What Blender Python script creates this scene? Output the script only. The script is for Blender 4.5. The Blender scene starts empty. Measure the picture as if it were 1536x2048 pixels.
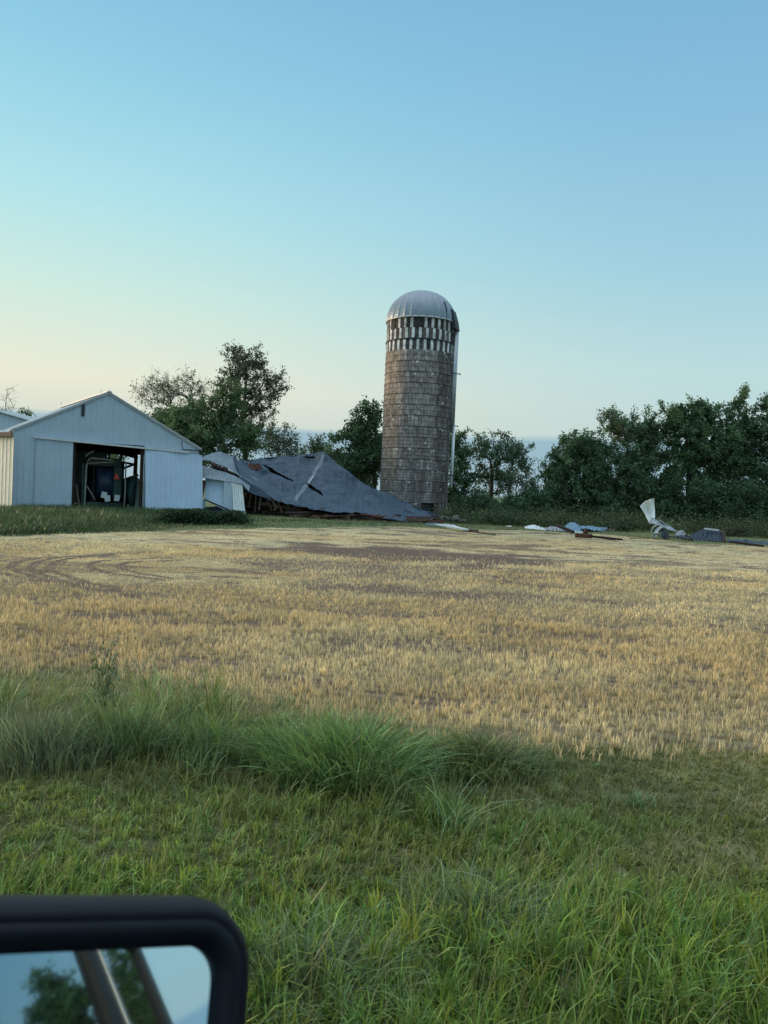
import bpy, math, random
import numpy as np
from mathutils import Vector, Matrix
R = math.radians
C = bpy.context.scene.collection

# ------------------------------------------------------------------ camera, world, sun, exposure
CAMZ = 1.8; FPX = 1538.0
cam_d = bpy.data.cameras.new('camera'); cam = bpy.data.objects.new('camera', cam_d); C.objects.link(cam)
cam_d.sensor_fit = 'VERTICAL'; cam_d.sensor_height = 36; cam_d.sensor_width = 27
cam_d.lens = FPX / 2048 * 36; cam_d.clip_start = 0.02; cam_d.clip_end = 9000
CM = Matrix.Rotation(R(90 - 1.49), 4, 'X') @ Matrix.Rotation(R(2.5), 4, 'Z')
cam.matrix_world = Matrix.Translation((0, 0, CAMZ)) @ CM
cam_d.dof.use_dof = True; cam_d.dof.focus_distance = 45; cam_d.dof.aperture_fstop = 7.5
bpy.context.scene.camera = cam

SUN_EL, SUN_AZ = 7.0, -72.0          # azimuth measured from +Y, negative = left
w = bpy.data.worlds.new('World'); bpy.context.scene.world = w; w.use_nodes = True
def sky_nodes():
    nt = w.node_tree; N = nt.nodes; L = nt.links; N.clear()
    out = N.new('ShaderNodeOutputWorld'); bg = N.new('ShaderNodeBackground')
    sky = N.new('ShaderNodeTexSky'); sky.sky_type = 'NISHITA'; sky.sun_disc = False
    sky.sun_elevation = R(SUN_EL); sky.sun_rotation = R(SUN_AZ)
    sky.air_density = 1.0; sky.dust_density = 1.0; sky.ozone_density = 1.5
    tc = N.new('ShaderNodeTexCoord'); nrm = N.new('ShaderNodeVectorMath'); nrm.operation = 'NORMALIZE'
    L.new(tc.outputs['Generated'], nrm.inputs[0])
    sx = N.new('ShaderNodeSeparateXYZ'); L.new(nrm.outputs[0], sx.inputs[0])
    def ramp(els):
        r = N.new('ShaderNodeValToRGB'); r.color_ramp.interpolation = 'EASE' if False else 'LINEAR'
        e = r.color_ramp.elements
        while len(e) < len(els): e.new(0.5)
        for k, (p, c) in enumerate(els): e[k].position = p; e[k].color = (*c, 1)
        return r
    # colour of the air by height, on the side away from and towards the sunset; overhead stops raised as added fill light
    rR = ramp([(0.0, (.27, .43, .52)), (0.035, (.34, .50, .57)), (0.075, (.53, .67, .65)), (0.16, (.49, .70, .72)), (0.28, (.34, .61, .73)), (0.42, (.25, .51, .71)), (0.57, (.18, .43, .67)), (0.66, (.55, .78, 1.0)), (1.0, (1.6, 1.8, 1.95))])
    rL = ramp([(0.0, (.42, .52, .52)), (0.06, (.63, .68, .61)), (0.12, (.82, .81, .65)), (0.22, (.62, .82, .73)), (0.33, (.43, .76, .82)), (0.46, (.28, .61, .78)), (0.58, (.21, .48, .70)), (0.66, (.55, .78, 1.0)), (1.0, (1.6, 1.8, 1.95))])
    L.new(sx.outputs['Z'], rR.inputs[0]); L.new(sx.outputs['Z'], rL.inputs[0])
    dot = N.new('ShaderNodeVectorMath'); dot.operation = 'DOT_PRODUCT'
    L.new(nrm.outputs[0], dot.inputs[0]); dot.inputs[1].default_value = (math.sin(R(SUN_AZ)), math.cos(R(SUN_AZ)), 0)
    mr = N.new('ShaderNodeMapRange'); mr.interpolation_type = 'SMOOTHSTEP'
    mr.inputs[1].default_value = -0.15; mr.inputs[2].default_value = 0.75; mr.inputs[3].default_value = 0; mr.inputs[4].default_value = 1.0
    L.new(dot.outputs['Value'], mr.inputs[0])
    mix = N.new('ShaderNodeMix'); mix.data_type = 'RGBA'
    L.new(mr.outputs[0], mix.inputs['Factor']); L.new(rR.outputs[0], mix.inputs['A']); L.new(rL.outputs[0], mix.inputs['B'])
    # thin low bank of blue cloud along the horizon
    mp = N.new('ShaderNodeMapping'); mp.inputs['Scale'].default_value = (2.5, 2.5, 22); L.new(nrm.outputs[0], mp.inputs[0])
    nz = N.new('ShaderNodeTexNoise'); nz.inputs['Scale'].default_value = 1.6; nz.inputs['Detail'].default_value = 5; L.new(mp.outputs[0], nz.inputs[0])
    ma = N.new('ShaderNodeMath'); ma.operation = 'MULTIPLY_ADD'; L.new(nz.outputs['Fac'], ma.inputs[0]); ma.inputs[1].default_value = 0.014; L.new(sx.outputs['Z'], ma.inputs[2])
    bank = N.new('ShaderNodeMapRange'); bank.inputs[1].default_value = 0.079; bank.inputs[2].default_value = 0.087; bank.inputs[3].default_value = 0.85; bank.inputs[4].default_value = 0
    L.new(ma.outputs[0], bank.inputs[0])
    mix2 = N.new('ShaderNodeMix'); mix2.data_type = 'RGBA'; L.new(bank.outputs[0], mix2.inputs['Factor']); L.new(mix.outputs['Result'], mix2.inputs['A'])
    rB = ramp([(0.0, (.36, .50, .56)), (0.05, (.30, .47, .57)), (0.08, (.27, .45, .57)), (1, (.3, .47, .58))]); L.new(sx.outputs['Z'], rB.inputs[0]); L.new(rB.outputs[0], mix2.inputs['B'])
    # the physical sky carries part of the light
    sc = N.new('ShaderNodeVectorMath'); sc.operation = 'SCALE'; L.new(sky.outputs[0], sc.inputs[0]); sc.inputs['Scale'].default_value = 0.07
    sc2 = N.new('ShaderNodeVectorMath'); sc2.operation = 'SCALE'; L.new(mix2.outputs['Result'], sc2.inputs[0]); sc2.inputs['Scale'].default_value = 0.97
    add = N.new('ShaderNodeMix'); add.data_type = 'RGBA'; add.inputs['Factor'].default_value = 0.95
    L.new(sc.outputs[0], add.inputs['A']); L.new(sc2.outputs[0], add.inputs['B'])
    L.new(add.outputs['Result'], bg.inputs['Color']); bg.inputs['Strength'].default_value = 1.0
    L.new(bg.outputs[0], out.inputs[0])
sky_nodes()
sd = bpy.data.lights.new('sun', 'SUN'); sd.energy = 3.0; sd.angle = R(14); sd.color = (1.0, .74, .48)
sun = bpy.data.objects.new('sun', sd); C.objects.link(sun)
_s = Vector((math.sin(R(SUN_AZ)) * math.cos(R(SUN_EL)), math.cos(R(SUN_AZ)) * math.cos(R(SUN_EL)), math.sin(R(SUN_EL))))
sun.rotation_euler = _s.to_track_quat('Z', 'Y').to_euler(); sun.location = (-30, 10, 30)
vs = bpy.context.scene.view_settings; vs.view_transform = 'Standard'; vs.look = 'None'; vs.exposure = 0.13; vs.gamma = 1
try: bpy.context.scene.cycles.max_bounces = 8; bpy.context.scene.cycles.transparent_max_bounces = 8
except Exception: pass

# ------------------------------------------------------------------ pixel -> place
_M3 = CM.to_3x3()
def ray(px, py):
    return _M3 @ Vector(((px - 768) / FPX, -(py - 1024) / FPX, -1.0))
def P(px, py, D):
    r = ray(px, py); t = D / r.y
    return Vector((r.x * t, D, CAMZ + r.z * t))
def G(px, py, z=0.0):
    r = ray(px, py); t = (z - CAMZ) / r.z
    return Vector((r.x * t, r.y * t, z))
def onplane(px, py, p0, n):
    r = ray(px, py); o = Vector((0, 0, CAMZ)); t = (Vector(p0) - o).dot(n) / r.dot(n)
    return o + r * t

# ------------------------------------------------------------------ numpy noise
def _hash(ix, iy, s):
    h = (ix.astype(np.int64) * 374761393 + iy.astype(np.int64) * 668265263 + s * 1442695041) & 0x7fffffff
    h = ((h ^ (h >> 13)) * 1274126177) & 0x7fffffff
    return ((h ^ (h >> 16)) & 0xffff) / 65535.0
def vnoise(x, y, s=0):
    x = np.asarray(x, float); y = np.asarray(y, float)
    ix = np.floor(x); iy = np.floor(y); fx = x - ix; fy = y - iy
    fx = fx * fx * (3 - 2 * fx); fy = fy * fy * (3 - 2 * fy)
    a = _hash(ix, iy, s); b = _hash(ix + 1, iy, s); c = _hash(ix, iy + 1, s); d = _hash(ix + 1, iy + 1, s)
    return (a * (1 - fx) + b * fx) * (1 - fy) + (c * (1 - fx) + d * fx) * fy
def fbm(x, y, s=0, o=4):
    v = 0; a = .5; t = 0
    for k in range(o):
        v = v + a * vnoise(np.asarray(x) * 2 ** k, np.asarray(y) * 2 ** k, s + k * 17); t += a; a *= .5
    return v / t
def sstep(a, b, x):
    t = np.clip((x - a) / (b - a), 0, 1); return t * t * (3 - 2 * t)
def height(x, y):
    x = np.asarray(x, float); y = np.asarray(y, float)
    f = sstep(2.0, 5.0, y)
    far = sstep(30, 90, np.hypot(x, y))
    return f * (1 - far * .7) * ((fbm(x * .12, y * .12, 3, 3) - .5) * .16 + (fbm(x * .9, y * .9, 9, 2) - .5) * .05)

# ------------------------------------------------------------------ mesh helpers
def tag(o, label=None, cat=None, group=None, kind=None):
    if label: o['label'] = label
    if cat: o['category'] = cat
    if group: o['group'] = group
    if kind: o['kind'] = kind
    return o
def empty(name, loc, label=None, cat=None, group=None):
    o = bpy.data.objects.new(name, None); C.objects.link(o); o.location = loc; o.empty_display_size = .3
    bpy.context.view_layer.update()
    return tag(o, label, cat, group)
def _par(o, parent):
    if parent is not None:
        o.parent = parent; o.matrix_parent_inverse = wmat(parent).inverted()
def wmat(o):
    m = Matrix.Translation(o.location)
    if o.type == 'EMPTY' and o.rotation_euler.z: m = m @ Matrix.Rotation(o.rotation_euler.z, 4, 'Z')
    if o.parent: m = wmat(o.parent) @ o.matrix_parent_inverse @ m
    return m
def mk(name, V, Q=None, T=None, mat=None, parent=None, col=None, uv=None, smooth=False, mats=None, midx=None):
    V = np.asarray(V, np.float32).reshape(-1, 3)
    me = bpy.data.meshes.new(name); loops = []; st = []; tot = []; k = 0
    for A, n in ((Q, 4), (T, 3)):
        if A is None: continue
        A = np.asarray(A, np.int32).reshape(-1, n)
        if len(A) == 0: continue
        loops.append(A.ravel()); st.append(k + np.arange(len(A)) * n); tot.append(np.full(len(A), n)); k += len(A) * n
    lp = np.concatenate(loops); st = np.concatenate(st); tot = np.concatenate(tot)
    me.vertices.add(len(V)); me.vertices.foreach_set('co', V.ravel())
    me.loops.add(len(lp)); me.loops.foreach_set('vertex_index', lp)
    me.polygons.add(len(st)); me.polygons.foreach_set('loop_start', st.astype(np.int32)); me.polygons.foreach_set('loop_total', tot.astype(np.int32))
    if midx is not None: me.polygons.foreach_set('material_index', np.asarray(midx, np.int32))
    me.update(calc_edges=True)
    me.polygons.foreach_set('use_smooth', np.full(len(st), bool(smooth)))
    if col is not None:
        a = me.color_attributes.new('Col', 'FLOAT_COLOR', 'POINT'); c = np.ones((len(V), 4), np.float32); c[:, :3] = col
        a.data.foreach_set('color', c.ravel())
    if uv is not None:
        u = me.uv_layers.new(name='UVMap'); u.data.foreach_set('uv', np.asarray(uv, np.float32)[lp].ravel())
    me.validate()
    for m in (mats or [mat]): me.materials.append(m)
    o = bpy.data.objects.new(name, me); C.objects.link(o); _par(o, parent)
    return o
class MB:
    def __init__(s): s.V = []; s.Q = []; s.n = 0
    def add(s, V, Q):
        V = [tuple(v) for v in V]; s.V += V; s.Q += [tuple(i + s.n for i in q) for q in Q]; s.n += len(V); return s
    def box(s, c, size, M=None):
        M = M or Matrix.Identity(3); c = Vector(c); a, b, d = [q / 2 for q in size]
        V = [c + M @ Vector((x * a, y * b, z * d)) for z in (-1, 1) for x, y in ((-1, -1), (1, -1), (1, 1), (-1, 1))]
        return s.add(V, [(3, 2, 1, 0), (4, 5, 6, 7), (0, 1, 5, 4), (1, 2, 6, 5), (2, 3, 7, 6), (3, 0, 4, 7)])
    def bar(s, a, b, wd, hd=None, roll=0):
        a = Vector(a); b = Vector(b); d = b - a; q = d.to_track_quat('X', 'Z').to_matrix() @ Matrix.Rotation(roll, 3, 'X')
        return s.box((a + b) / 2, (d.length, wd, hd or wd), q)
    def tube(s, pts, r, n=10, cap=True):
        pts = [Vector(p) for p in pts]; rs = r if isinstance(r, (list, tuple)) else [r] * len(pts); V = []; Q = []
        for i, p in enumerate(pts):
            d = (pts[min(i + 1, len(pts) - 1)] - pts[max(i - 1, 0)]).normalized()
            up = Vector((0, 0, 1)) if abs(d.z) < .9 else Vector((1, 0, 0)); x = d.cross(up).normalized(); y = d.cross(x)
            V += [p + (x * math.cos(k * 2 * math.pi / n) + y * math.sin(k * 2 * math.pi / n)) * rs[i] for k in range(n)]
        for i in range(len(pts) - 1):
            for k in range(n):
                k2 = (k + 1) % n; Q.append((i * n + k, i * n + k2, (i + 1) * n + k2, (i + 1) * n + k))
        if cap:
            m = len(V); V += [pts[0], pts[-1]]
            for k in range(n):
                k2 = (k + 1) % n; Q.append((m, k2, k, k)); Q.append((m + 1, (len(pts) - 1) * n + k, (len(pts) - 1) * n + k2, (len(pts) - 1) * n + k2))
        return s.add(V, Q)
    def build(s, name, mat, parent=None, smooth=False, bevel=0, seg=1):
        me = bpy.data.meshes.new(name)
        me.from_pydata(s.V, [], [tuple(dict.fromkeys(q)) for q in s.Q]); me.validate(); me.update(); me.materials.append(mat)
        me.polygons.foreach_set('use_smooth', np.full(len(me.polygons), bool(smooth)))
        o = bpy.data.objects.new(name, me); C.objects.link(o); _par(o, parent)
        if bevel:
            b = o.modifiers.new('bevel', 'BEVEL'); b.width = bevel; b.segments = seg; b.limit_method = 'ANGLE'
        return o
def solid(o, t):
    m = o.modifiers.new('solidify', 'SOLIDIFY'); m.thickness = t; m.offset = 0; return o

# ------------------------------------------------------------------ materials
def newmat(name):
    m = bpy.data.materials.new(name); m.use_nodes = True
    return m, m.node_tree.nodes, m.node_tree.links, m.node_tree.nodes['Principled BSDF']
def pmat(name, c, rough=.6, metal=0, var=.25, scale=3, spec=.5, bump=0, bscale=20, c2=None, stretch=None, coat=0):
    m, N, L, b = newmat(name)
    b.inputs['Roughness'].default_value = rough; b.inputs['Metallic'].default_value = metal; b.inputs['Specular IOR Level'].default_value = spec
    tc = N.new('ShaderNodeTexCoord'); mp = N.new('ShaderNodeMapping'); L.new(tc.outputs['Object'], mp.inputs[0])
    if stretch: mp.inputs['Scale'].default_value = stretch
    nz = N.new('ShaderNodeTexNoise'); nz.inputs['Scale'].default_value = scale; nz.inputs['Detail'].default_value = 6; L.new(mp.outputs[0], nz.inputs[0])
    r = N.new('ShaderNodeValToRGB'); r.color_ramp.elements[0].position = .3; r.color_ramp.elements[1].position = .7
    c2 = c2 or tuple(x * (1 - var) for x in c); r.color_ramp.elements[0].color = (*c2, 1); r.color_ramp.elements[1].color = (*c, 1)
    L.new(nz.outputs['Fac'], r.inputs[0]); L.new(r.outputs[0], b.inputs['Base Color'])
    if coat: b.inputs['Coat Weight'].default_value = coat
    if bump:
        n2 = N.new('ShaderNodeTexNoise'); n2.inputs['Scale'].default_value = bscale; n2.inputs['Detail'].default_value = 4; L.new(mp.outputs[0], n2.inputs[0])
        bp = N.new('ShaderNodeBump'); bp.inputs['Strength'].default_value = bump; bp.inputs['Distance'].default_value = .03
        L.new(n2.outputs['Fac'], bp.inputs['Height']); L.new(bp.outputs[0], b.inputs['Normal'])
    return m
def leafmat(name, trans=.35, rough=.55, spec=.3):
    m, N, L, b = newmat(name)
    a = N.new('ShaderNodeAttribute'); a.attribute_name = 'Col'
    b.inputs['Roughness'].default_value = rough; b.inputs['Specular IOR Level'].default_value = spec
    L.new(a.outputs['Color'], b.inputs['Base Color'])
    t = N.new('ShaderNodeBsdfTranslucent'); L.new(a.outputs['Color'], t.inputs['Color'])
    mx = N.new('ShaderNodeMixShader'); mx.inputs[0].default_value = trans; L.new(b.outputs[0], mx.inputs[1]); L.new(t.outputs[0], mx.inputs[2])
    L.new(mx.outputs[0], N['Material Output'].inputs['Surface'])
    return m
def colmat(name, rough=.9, noise=.3, nscale=8, bump=.4, bscale=12, spec=.2, metal=0, bdist=.05):
    m, N, L, b = newmat(name)
    a = N.new('ShaderNodeAttribute'); a.attribute_name = 'Col'; tc = N.new('ShaderNodeTexCoord')
    nz = N.new('ShaderNodeTexNoise'); nz.inputs['Scale'].default_value = nscale; nz.inputs['Detail'].default_value = 8; L.new(tc.outputs['Object'], nz.inputs[0])
    mr = N.new('ShaderNodeMapRange'); mr.inputs[1].default_value = .3; mr.inputs[2].default_value = .7; mr.inputs[3].default_value = 1 - noise; mr.inputs[4].default_value = 1 + noise; L.new(nz.outputs['Fac'], mr.inputs[0])
    v = N.new('ShaderNodeVectorMath'); v.operation = 'SCALE'; L.new(a.outputs['Color'], v.inputs[0]); L.new(mr.outputs[0], v.inputs['Scale']); L.new(v.outputs[0], b.inputs['Base Color'])
    b.inputs['Roughness'].default_value = rough; b.inputs['Specular IOR Level'].default_value = spec; b.inputs['Metallic'].default_value = metal
    n2 = N.new('ShaderNodeTexNoise'); n2.inputs['Scale'].default_value = bscale; n2.inputs['Detail'].default_value = 6; L.new(tc.outputs['Object'], n2.inputs[0])
    bp = N.new('ShaderNodeBump'); bp.inputs['Strength'].default_value = bump; bp.inputs['Distance'].default_value = bdist; L.new(n2.outputs['Fac'], bp.inputs['Height']); L.new(bp.outputs[0], b.inputs['Normal'])
    return m
def sheetmat(name, c, c2, rough=.45, metal=.0, rib=.25, ribstr=.5):
    """ribbed sheet metal: ribs run along V, U is metres across"""
    m, N, L, b = newmat(name)
    uv = N.new('ShaderNodeUVMap'); sp = N.new('ShaderNodeSeparateXYZ'); L.new(uv.outputs[0], sp.inputs[0])
    tc = N.new('ShaderNodeTexCoord')
    nz = N.new('ShaderNodeTexNoise'); nz.inputs['Scale'].default_value = 1.2; nz.inputs['Detail'].default_value = 8; nz.inputs['Roughness'].default_value = .7; L.new(tc.outputs['Object'], nz.inputs[0])
    mp = N.new('ShaderNodeMapping'); mp.inputs['Scale'].default_value = (9, .5, 1); L.new(uv.outputs[0], mp.inputs[0])
    n3 = N.new('ShaderNodeTexNoise'); n3.inputs['Scale'].default_value = 1.5; n3.inputs['Detail'].default_value = 6; L.new(mp.outputs[0], n3.inputs[0])
    av = N.new('ShaderNodeMath'); av.operation = 'ADD'; L.new(nz.outputs['Fac'], av.inputs[0]); L.new(n3.outputs['Fac'], av.inputs[1])
    mr = N.new('ShaderNodeMapRange'); mr.inputs[1].default_value = .8; mr.inputs[2].default_value = 1.2; L.new(av.outputs[0], mr.inputs[0])
    mx = N.new('ShaderNodeMix'); mx.data_type = 'RGBA'; L.new(mr.outputs[0], mx.inputs['Factor']); mx.inputs['A'].default_value = (*c2, 1); mx.inputs['B'].default_value = (*c, 1)
    L.new(mx.outputs['Result'], b.inputs['Base Color'])
    b.inputs['Roughness'].default_value = rough; b.inputs['Metallic'].default_value = metal; b.inputs['Specular IOR Level'].default_value = .3
    md = N.new('ShaderNodeMath'); md.operation = 'PINGPONG'; md.inputs[1].default_value = rib / 2; L.new(sp.outputs['X'], md.inputs[0])
    m2 = N.new('ShaderNodeMapRange'); m2.inputs[1].default_value = 0; m2.inputs[2].default_value = rib * .16; m2.inputs[3].default_value = 1; m2.inputs[4].default_value = 0; L.new(md.outputs[0], m2.inputs[0])
    bp = N.new('ShaderNodeBump'); bp.inputs['Strength'].default_value = ribstr; bp.inputs['Distance'].default_value = .025; L.new(m2.outputs[0], bp.inputs['Height'])
    n4 = N.new('ShaderNodeTexNoise'); n4.inputs['Scale'].default_value = 1.1; n4.inputs['Detail'].default_value = 3; L.new(tc.outputs['Object'], n4.inputs[0])
    b2 = N.new('ShaderNodeBump'); b2.inputs['Strength'].default_value = .35; b2.inputs['Distance'].default_value = .12; L.new(n4.outputs['Fac'], b2.inputs['Height']); L.new(bp.outputs[0], b2.inputs['Normal']); L.new(b2.outputs[0], b.inputs['Normal'])
    return m
M = {}
M['grass'] = leafmat('grass_blades', .35, .38, .5)
M['leaf'] = leafmat('tree_leaves', .3, .6, .25)
M['straw'] = leafmat('straw', .25, .6, .3)
M['ground'] = colmat('earth', .95, .35, 5, .5, 9)
M['field'] = colmat('field_soil', .95, .4, 9, .8, 16)
M['bark'] = pmat('bark', (.10, .085, .07), .9, 0, .5, 4, .2, .5, 14)
M['road'] = pmat('asphalt', (.06, .06, .06), .9, 0, .4, 60, .3, .3, 90)
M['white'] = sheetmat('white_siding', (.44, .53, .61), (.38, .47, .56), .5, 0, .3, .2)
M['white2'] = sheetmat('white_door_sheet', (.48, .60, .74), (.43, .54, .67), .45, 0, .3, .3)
M['roofm'] = sheetmat('weathered_roof_sheet', (.055, .09, .125), (.03, .055, .085), .65, .0, .25, .6)
M['roofl'] = sheetmat('galvanised_sheet', (.42, .44, .45), (.27, .29, .31), .42, .5, .25, .6)
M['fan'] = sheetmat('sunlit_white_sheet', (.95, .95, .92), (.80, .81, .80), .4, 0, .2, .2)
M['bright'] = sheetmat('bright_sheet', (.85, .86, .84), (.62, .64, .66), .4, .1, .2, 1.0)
M['foldm'] = sheetmat('dull_folded_sheet', (.20, .25, .29), (.11, .15, .18), .55, .1, .25, .6)
M['seamm'] = sheetmat('seam_sheet', (.16, .20, .24), (.10, .13, .16), .55, .1, .25, .6)
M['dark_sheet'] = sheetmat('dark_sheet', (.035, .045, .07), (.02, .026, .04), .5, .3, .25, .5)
M['cream'] = sheetmat('cream_siding', (.88, .80, .62), (.76, .68, .52), .6, 0, .3, .3)
M['trim'] = pmat('white_trim', (.62, .64, .65), .5, 0, .2, 4)
M['dtrim'] = pmat('dark_trim', (.03, .035, .04), .7)
M['brown'] = pmat('brown_fascia', (.16, .11, .08), .8)
M['wood'] = pmat('weathered_wood', (.17, .12, .09), .85, 0, .5, 3, .2, .4, 20)
M['redwood'] = pmat('red_brown_wood', (.13, .06, .045), .85, 0, .5, 5, .2, .4, 20)
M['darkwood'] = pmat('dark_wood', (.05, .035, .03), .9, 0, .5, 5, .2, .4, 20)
M['rust'] = pmat('rusty_steel', (.14, .06, .04), .8, .2, .5, 8, .3, .3, 30)
M['steel'] = pmat('galvanised_pipe', (.45, .47, .48), .45, .5, .25, 6)
M['paleboard'] = pmat('pale_board', (.75, .75, .72), .6, 0, .25, 5)
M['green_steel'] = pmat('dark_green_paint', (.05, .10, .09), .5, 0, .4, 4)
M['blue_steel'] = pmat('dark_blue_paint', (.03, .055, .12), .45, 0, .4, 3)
M['greypipe'] = pmat('grey_pipe', (.52, .52, .46), .6, 0, .4, 6)
M['red'] = pmat('red_reflector', (1.0, .10, .05), .4, 0, .1, 3)
M['lamp_white'] = pmat('white_panel', (.85, .88, .9), .5, 0, .1, 3)
M['rubber'] = pmat('rubber', (.02, .02, .02), .85, 0, .3, 9)
M['concrete'] = pmat('rubble_concrete', (.24, .23, .21), .9, 0, .4, 5, .2, .5, 12)
M['dome'] = sheetmat('dome_sheet', (.27, .31, .35), (.21, .25, .29), .45, .4, .3, .2)
M['tarp'] = pmat('blue_grey_tarp', (.20, .32, .42), .5, 0, .35, 4, .4, .4, 8)

# ------------------------------------------------------------------ the field, the ground
EDGE = [G(-900, 1300), G(-300, 1325), G(0, 1345), G(250, 1350), G(500, 1400), G(800, 1455), G(1100, 1482), G(1536, 1518), G(2300, 1570), G(3500, 1640)]
ex = np.array([p.x for p in EDGE]); ey = np.array([p.y for p in EDGE])
FAR = [G(-500, 1072), G(0, 1070), G(330, 1060), G(520, 1056), G(800, 1056), G(1000, 1059), G(1200, 1068), G(1400, 1090), G(1536, 1096), G(1900, 1112)]
fx_ = np.array([p.x for p in FAR]); fy_ = np.array([p.y for p in FAR]); _o = np.argsort(fx_); fx_ = fx_[_o]; fy_ = fy_[_o]
def near_edge(x): return np.interp(x, ex, ey)
def far_edge(x): return np.interp(x, fx_, fy_)
def in_field(x, y, soft=.25):
    n = (fbm(x * 1.1, y * 1.1, 41, 3) - .5) * 1.6
    n2 = (fbm(x * .5, y * .5, 42, 3) - .5) * 5
    return sstep(-soft, soft, y - near_edge(x) + n * .5) * sstep(-soft, soft * 2, far_edge(x) - y + n2 * .4)
def polyd(x, y, pts):
    d = np.full(np.shape(x), 1e9)
    for a, b in zip(pts[:-1], pts[1:]):
        ax, ay = a.x, a.y; bx, by = b.x - ax, b.y - ay; t = np.clip(((x - ax) * bx + (y - ay) * by) / (bx * bx + by * by), 0, 1)
        d = np.minimum(d, np.hypot(x - ax - t * bx, y - ay - t * by))
    return d
TR = []
def arc(x0, yt, yb, xr, yr):
    """a wheel track that loops: from upper right, round the left end, to lower right (given where it is seen)"""
    p = []
    for k in range(25):
        a = math.pi / 2 + math.pi * k / 24
        cx = xr; rx = xr - x0; p.append(G(cx + rx * math.cos(a), (yt + yb) / 2 - (yb - yt) / 2 * math.sin(a) + (yr if k > 16 else 0) * (k - 16) / 8))
    return p
TR += [arc(-30, 1112, 1160, 230, 22), arc(22, 1108, 1164, 270, 28), arc(62, 1106, 1168, 300, 32), arc(100, 1106, 1166, 330, 28), arc(178, 1116, 1150, 340, 12), arc(238, 1120, 1148, 360, 12)]
TR2 = [[G(200, 1180), G(400, 1205), G(700, 1240), G(900, 1262), G(1100, 1285), G(1300, 1306), G(1465, 1318)],
       [G(820, 1192), G(1000, 1205), G(1150, 1212), G(1300, 1216), G(1536, 1222)],
       [G(430, 1100), G(620, 1098), G(820, 1092), G(1100, 1096)]]
def soil(x, y):
    """1 where bare dark soil shows through the stubble"""
    m = np.zeros(np.shape(x))
    wob = (fbm(x * .8, y * .8, 60, 3) - .5) * .5
    for t, s in zip(TR2, (.6, .5, .6)): m = np.maximum(m, s * (1 - sstep(.05, .35, polyd(x, y + wob, t))) * sstep(.38, .5, fbm(x * .6, y * .6, 61, 2)))
    for (px, py, rx, ry, s) in ((830, 1108, 330, 18, 1.15), (640, 1130, 220, 20, .8), (860, 1145, 260, 26, .6), (980, 1190, 300, 16, 1.0), (620, 1118, 90, 12, .6), (1250, 1142, 160, 8, .5), (1340, 1168, 130, 7, .5), (420, 1330, 110, 14, .8), (860, 1360, 60, 9, .7), (1180, 1315, 250, 13, .6), (880, 1305, 150, 16, .45), (330, 1290, 60, 6, .4), (120, 1290, 50, 6, .4), (1480, 1275, 70, 12, .5)):
        c = G(px, py); a = abs(G(px + rx, py).x - c.x); b = abs(G(px, py - ry).y - G(px, py + ry).y) / 2
        q = np.hypot((x - c.x) / a, (y - c.y - (x - c.x) * -.05) / b)
        m = np.maximum(m, s * (1 - sstep(.45, 1.15, q + (fbm(x * .9, y * .9, 70, 4) - .5) * 1.6)))
    f = fbm(x * .35, y * 1.0, 80, 5); f2 = fbm(x * 2.2, y * 3.5, 81, 4)
    m = np.maximum(m, .8 * sstep(.57, .68, f)); m = np.maximum(m, .85 * sstep(.60, .70, f2))
    m = m * (.55 + .9 * fbm(x * 1.1, y * 3.2, 83, 4))
    for t in TR: m = np.maximum(m, 1.0 * (1 - sstep(.06, .15, polyd(x + wob * .1, y + wob * .1, t))))
    return np.clip(m, 0, 1)
def lowm(x, y):
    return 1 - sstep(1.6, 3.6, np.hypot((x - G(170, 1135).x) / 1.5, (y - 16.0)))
def straw_col(x, y):
    a = fbm(x * .25, y * .5, 90, 4)[..., None]; b = fbm(x * 1.3, y * 1.3, 91, 3)[..., None]
    c = np.array([.88, .71, .40]) * (1 - sstep(.45, .7, a)) + np.array([.84, .63, .32]) * sstep(.45, .7, a)
    return c * (.75 + .5 * b)
def sheet(name, Y, T, ztop, colf, mat, x0=0, keep=None):
    YY, TT = np.meshgrid(Y, T, indexing='ij'); X = TT * YY if x0 == 0 else TT
    Z = height(X, YY) + ztop - .09 * (1 - sstep(.0, .9, in_field(X, YY, .5))); V = np.stack([X, YY, Z], -1).reshape(-1, 3); n, m = YY.shape
    i = np.arange(n - 1)[:, None] * m + np.arange(m - 1)[None]; Q = np.stack([i, i + 1, i + m + 1, i + m], -1).reshape(-1, 4)
    if keep is not None:
        k = keep(V[:, 0], V[:, 1]); Q = Q[k[Q].max(1)]
    return mk(name, V, Q, mat=mat, col=colf(V[:, 0], V[:, 1]), smooth=True)
def ground_col(x, y):
    n = fbm(x * .7, y * .7, 11, 4)[..., None]; n2 = fbm(x * 4, y * 4, 12, 3)[..., None]
    c = np.array([.06, .07, .03]) * (1 - n) + np.array([.12, .11, .05]) * n
    b = sstep(3.6, 4.2, y) * (1 - sstep(6.0, 7.0, y)) * .8 * sstep(.25, .55, fbm(x * .6, y * .9, 14, 3)); b = b[..., None]
    c = c * (1 - b) + np.array([.36, .32, .15]) * b
    far = sstep(20, 40, y)[..., None]; c = c * (1 - far) + np.array([.12, .15, .06]) * far
    return c * (.6 + .8 * n2)
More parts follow.
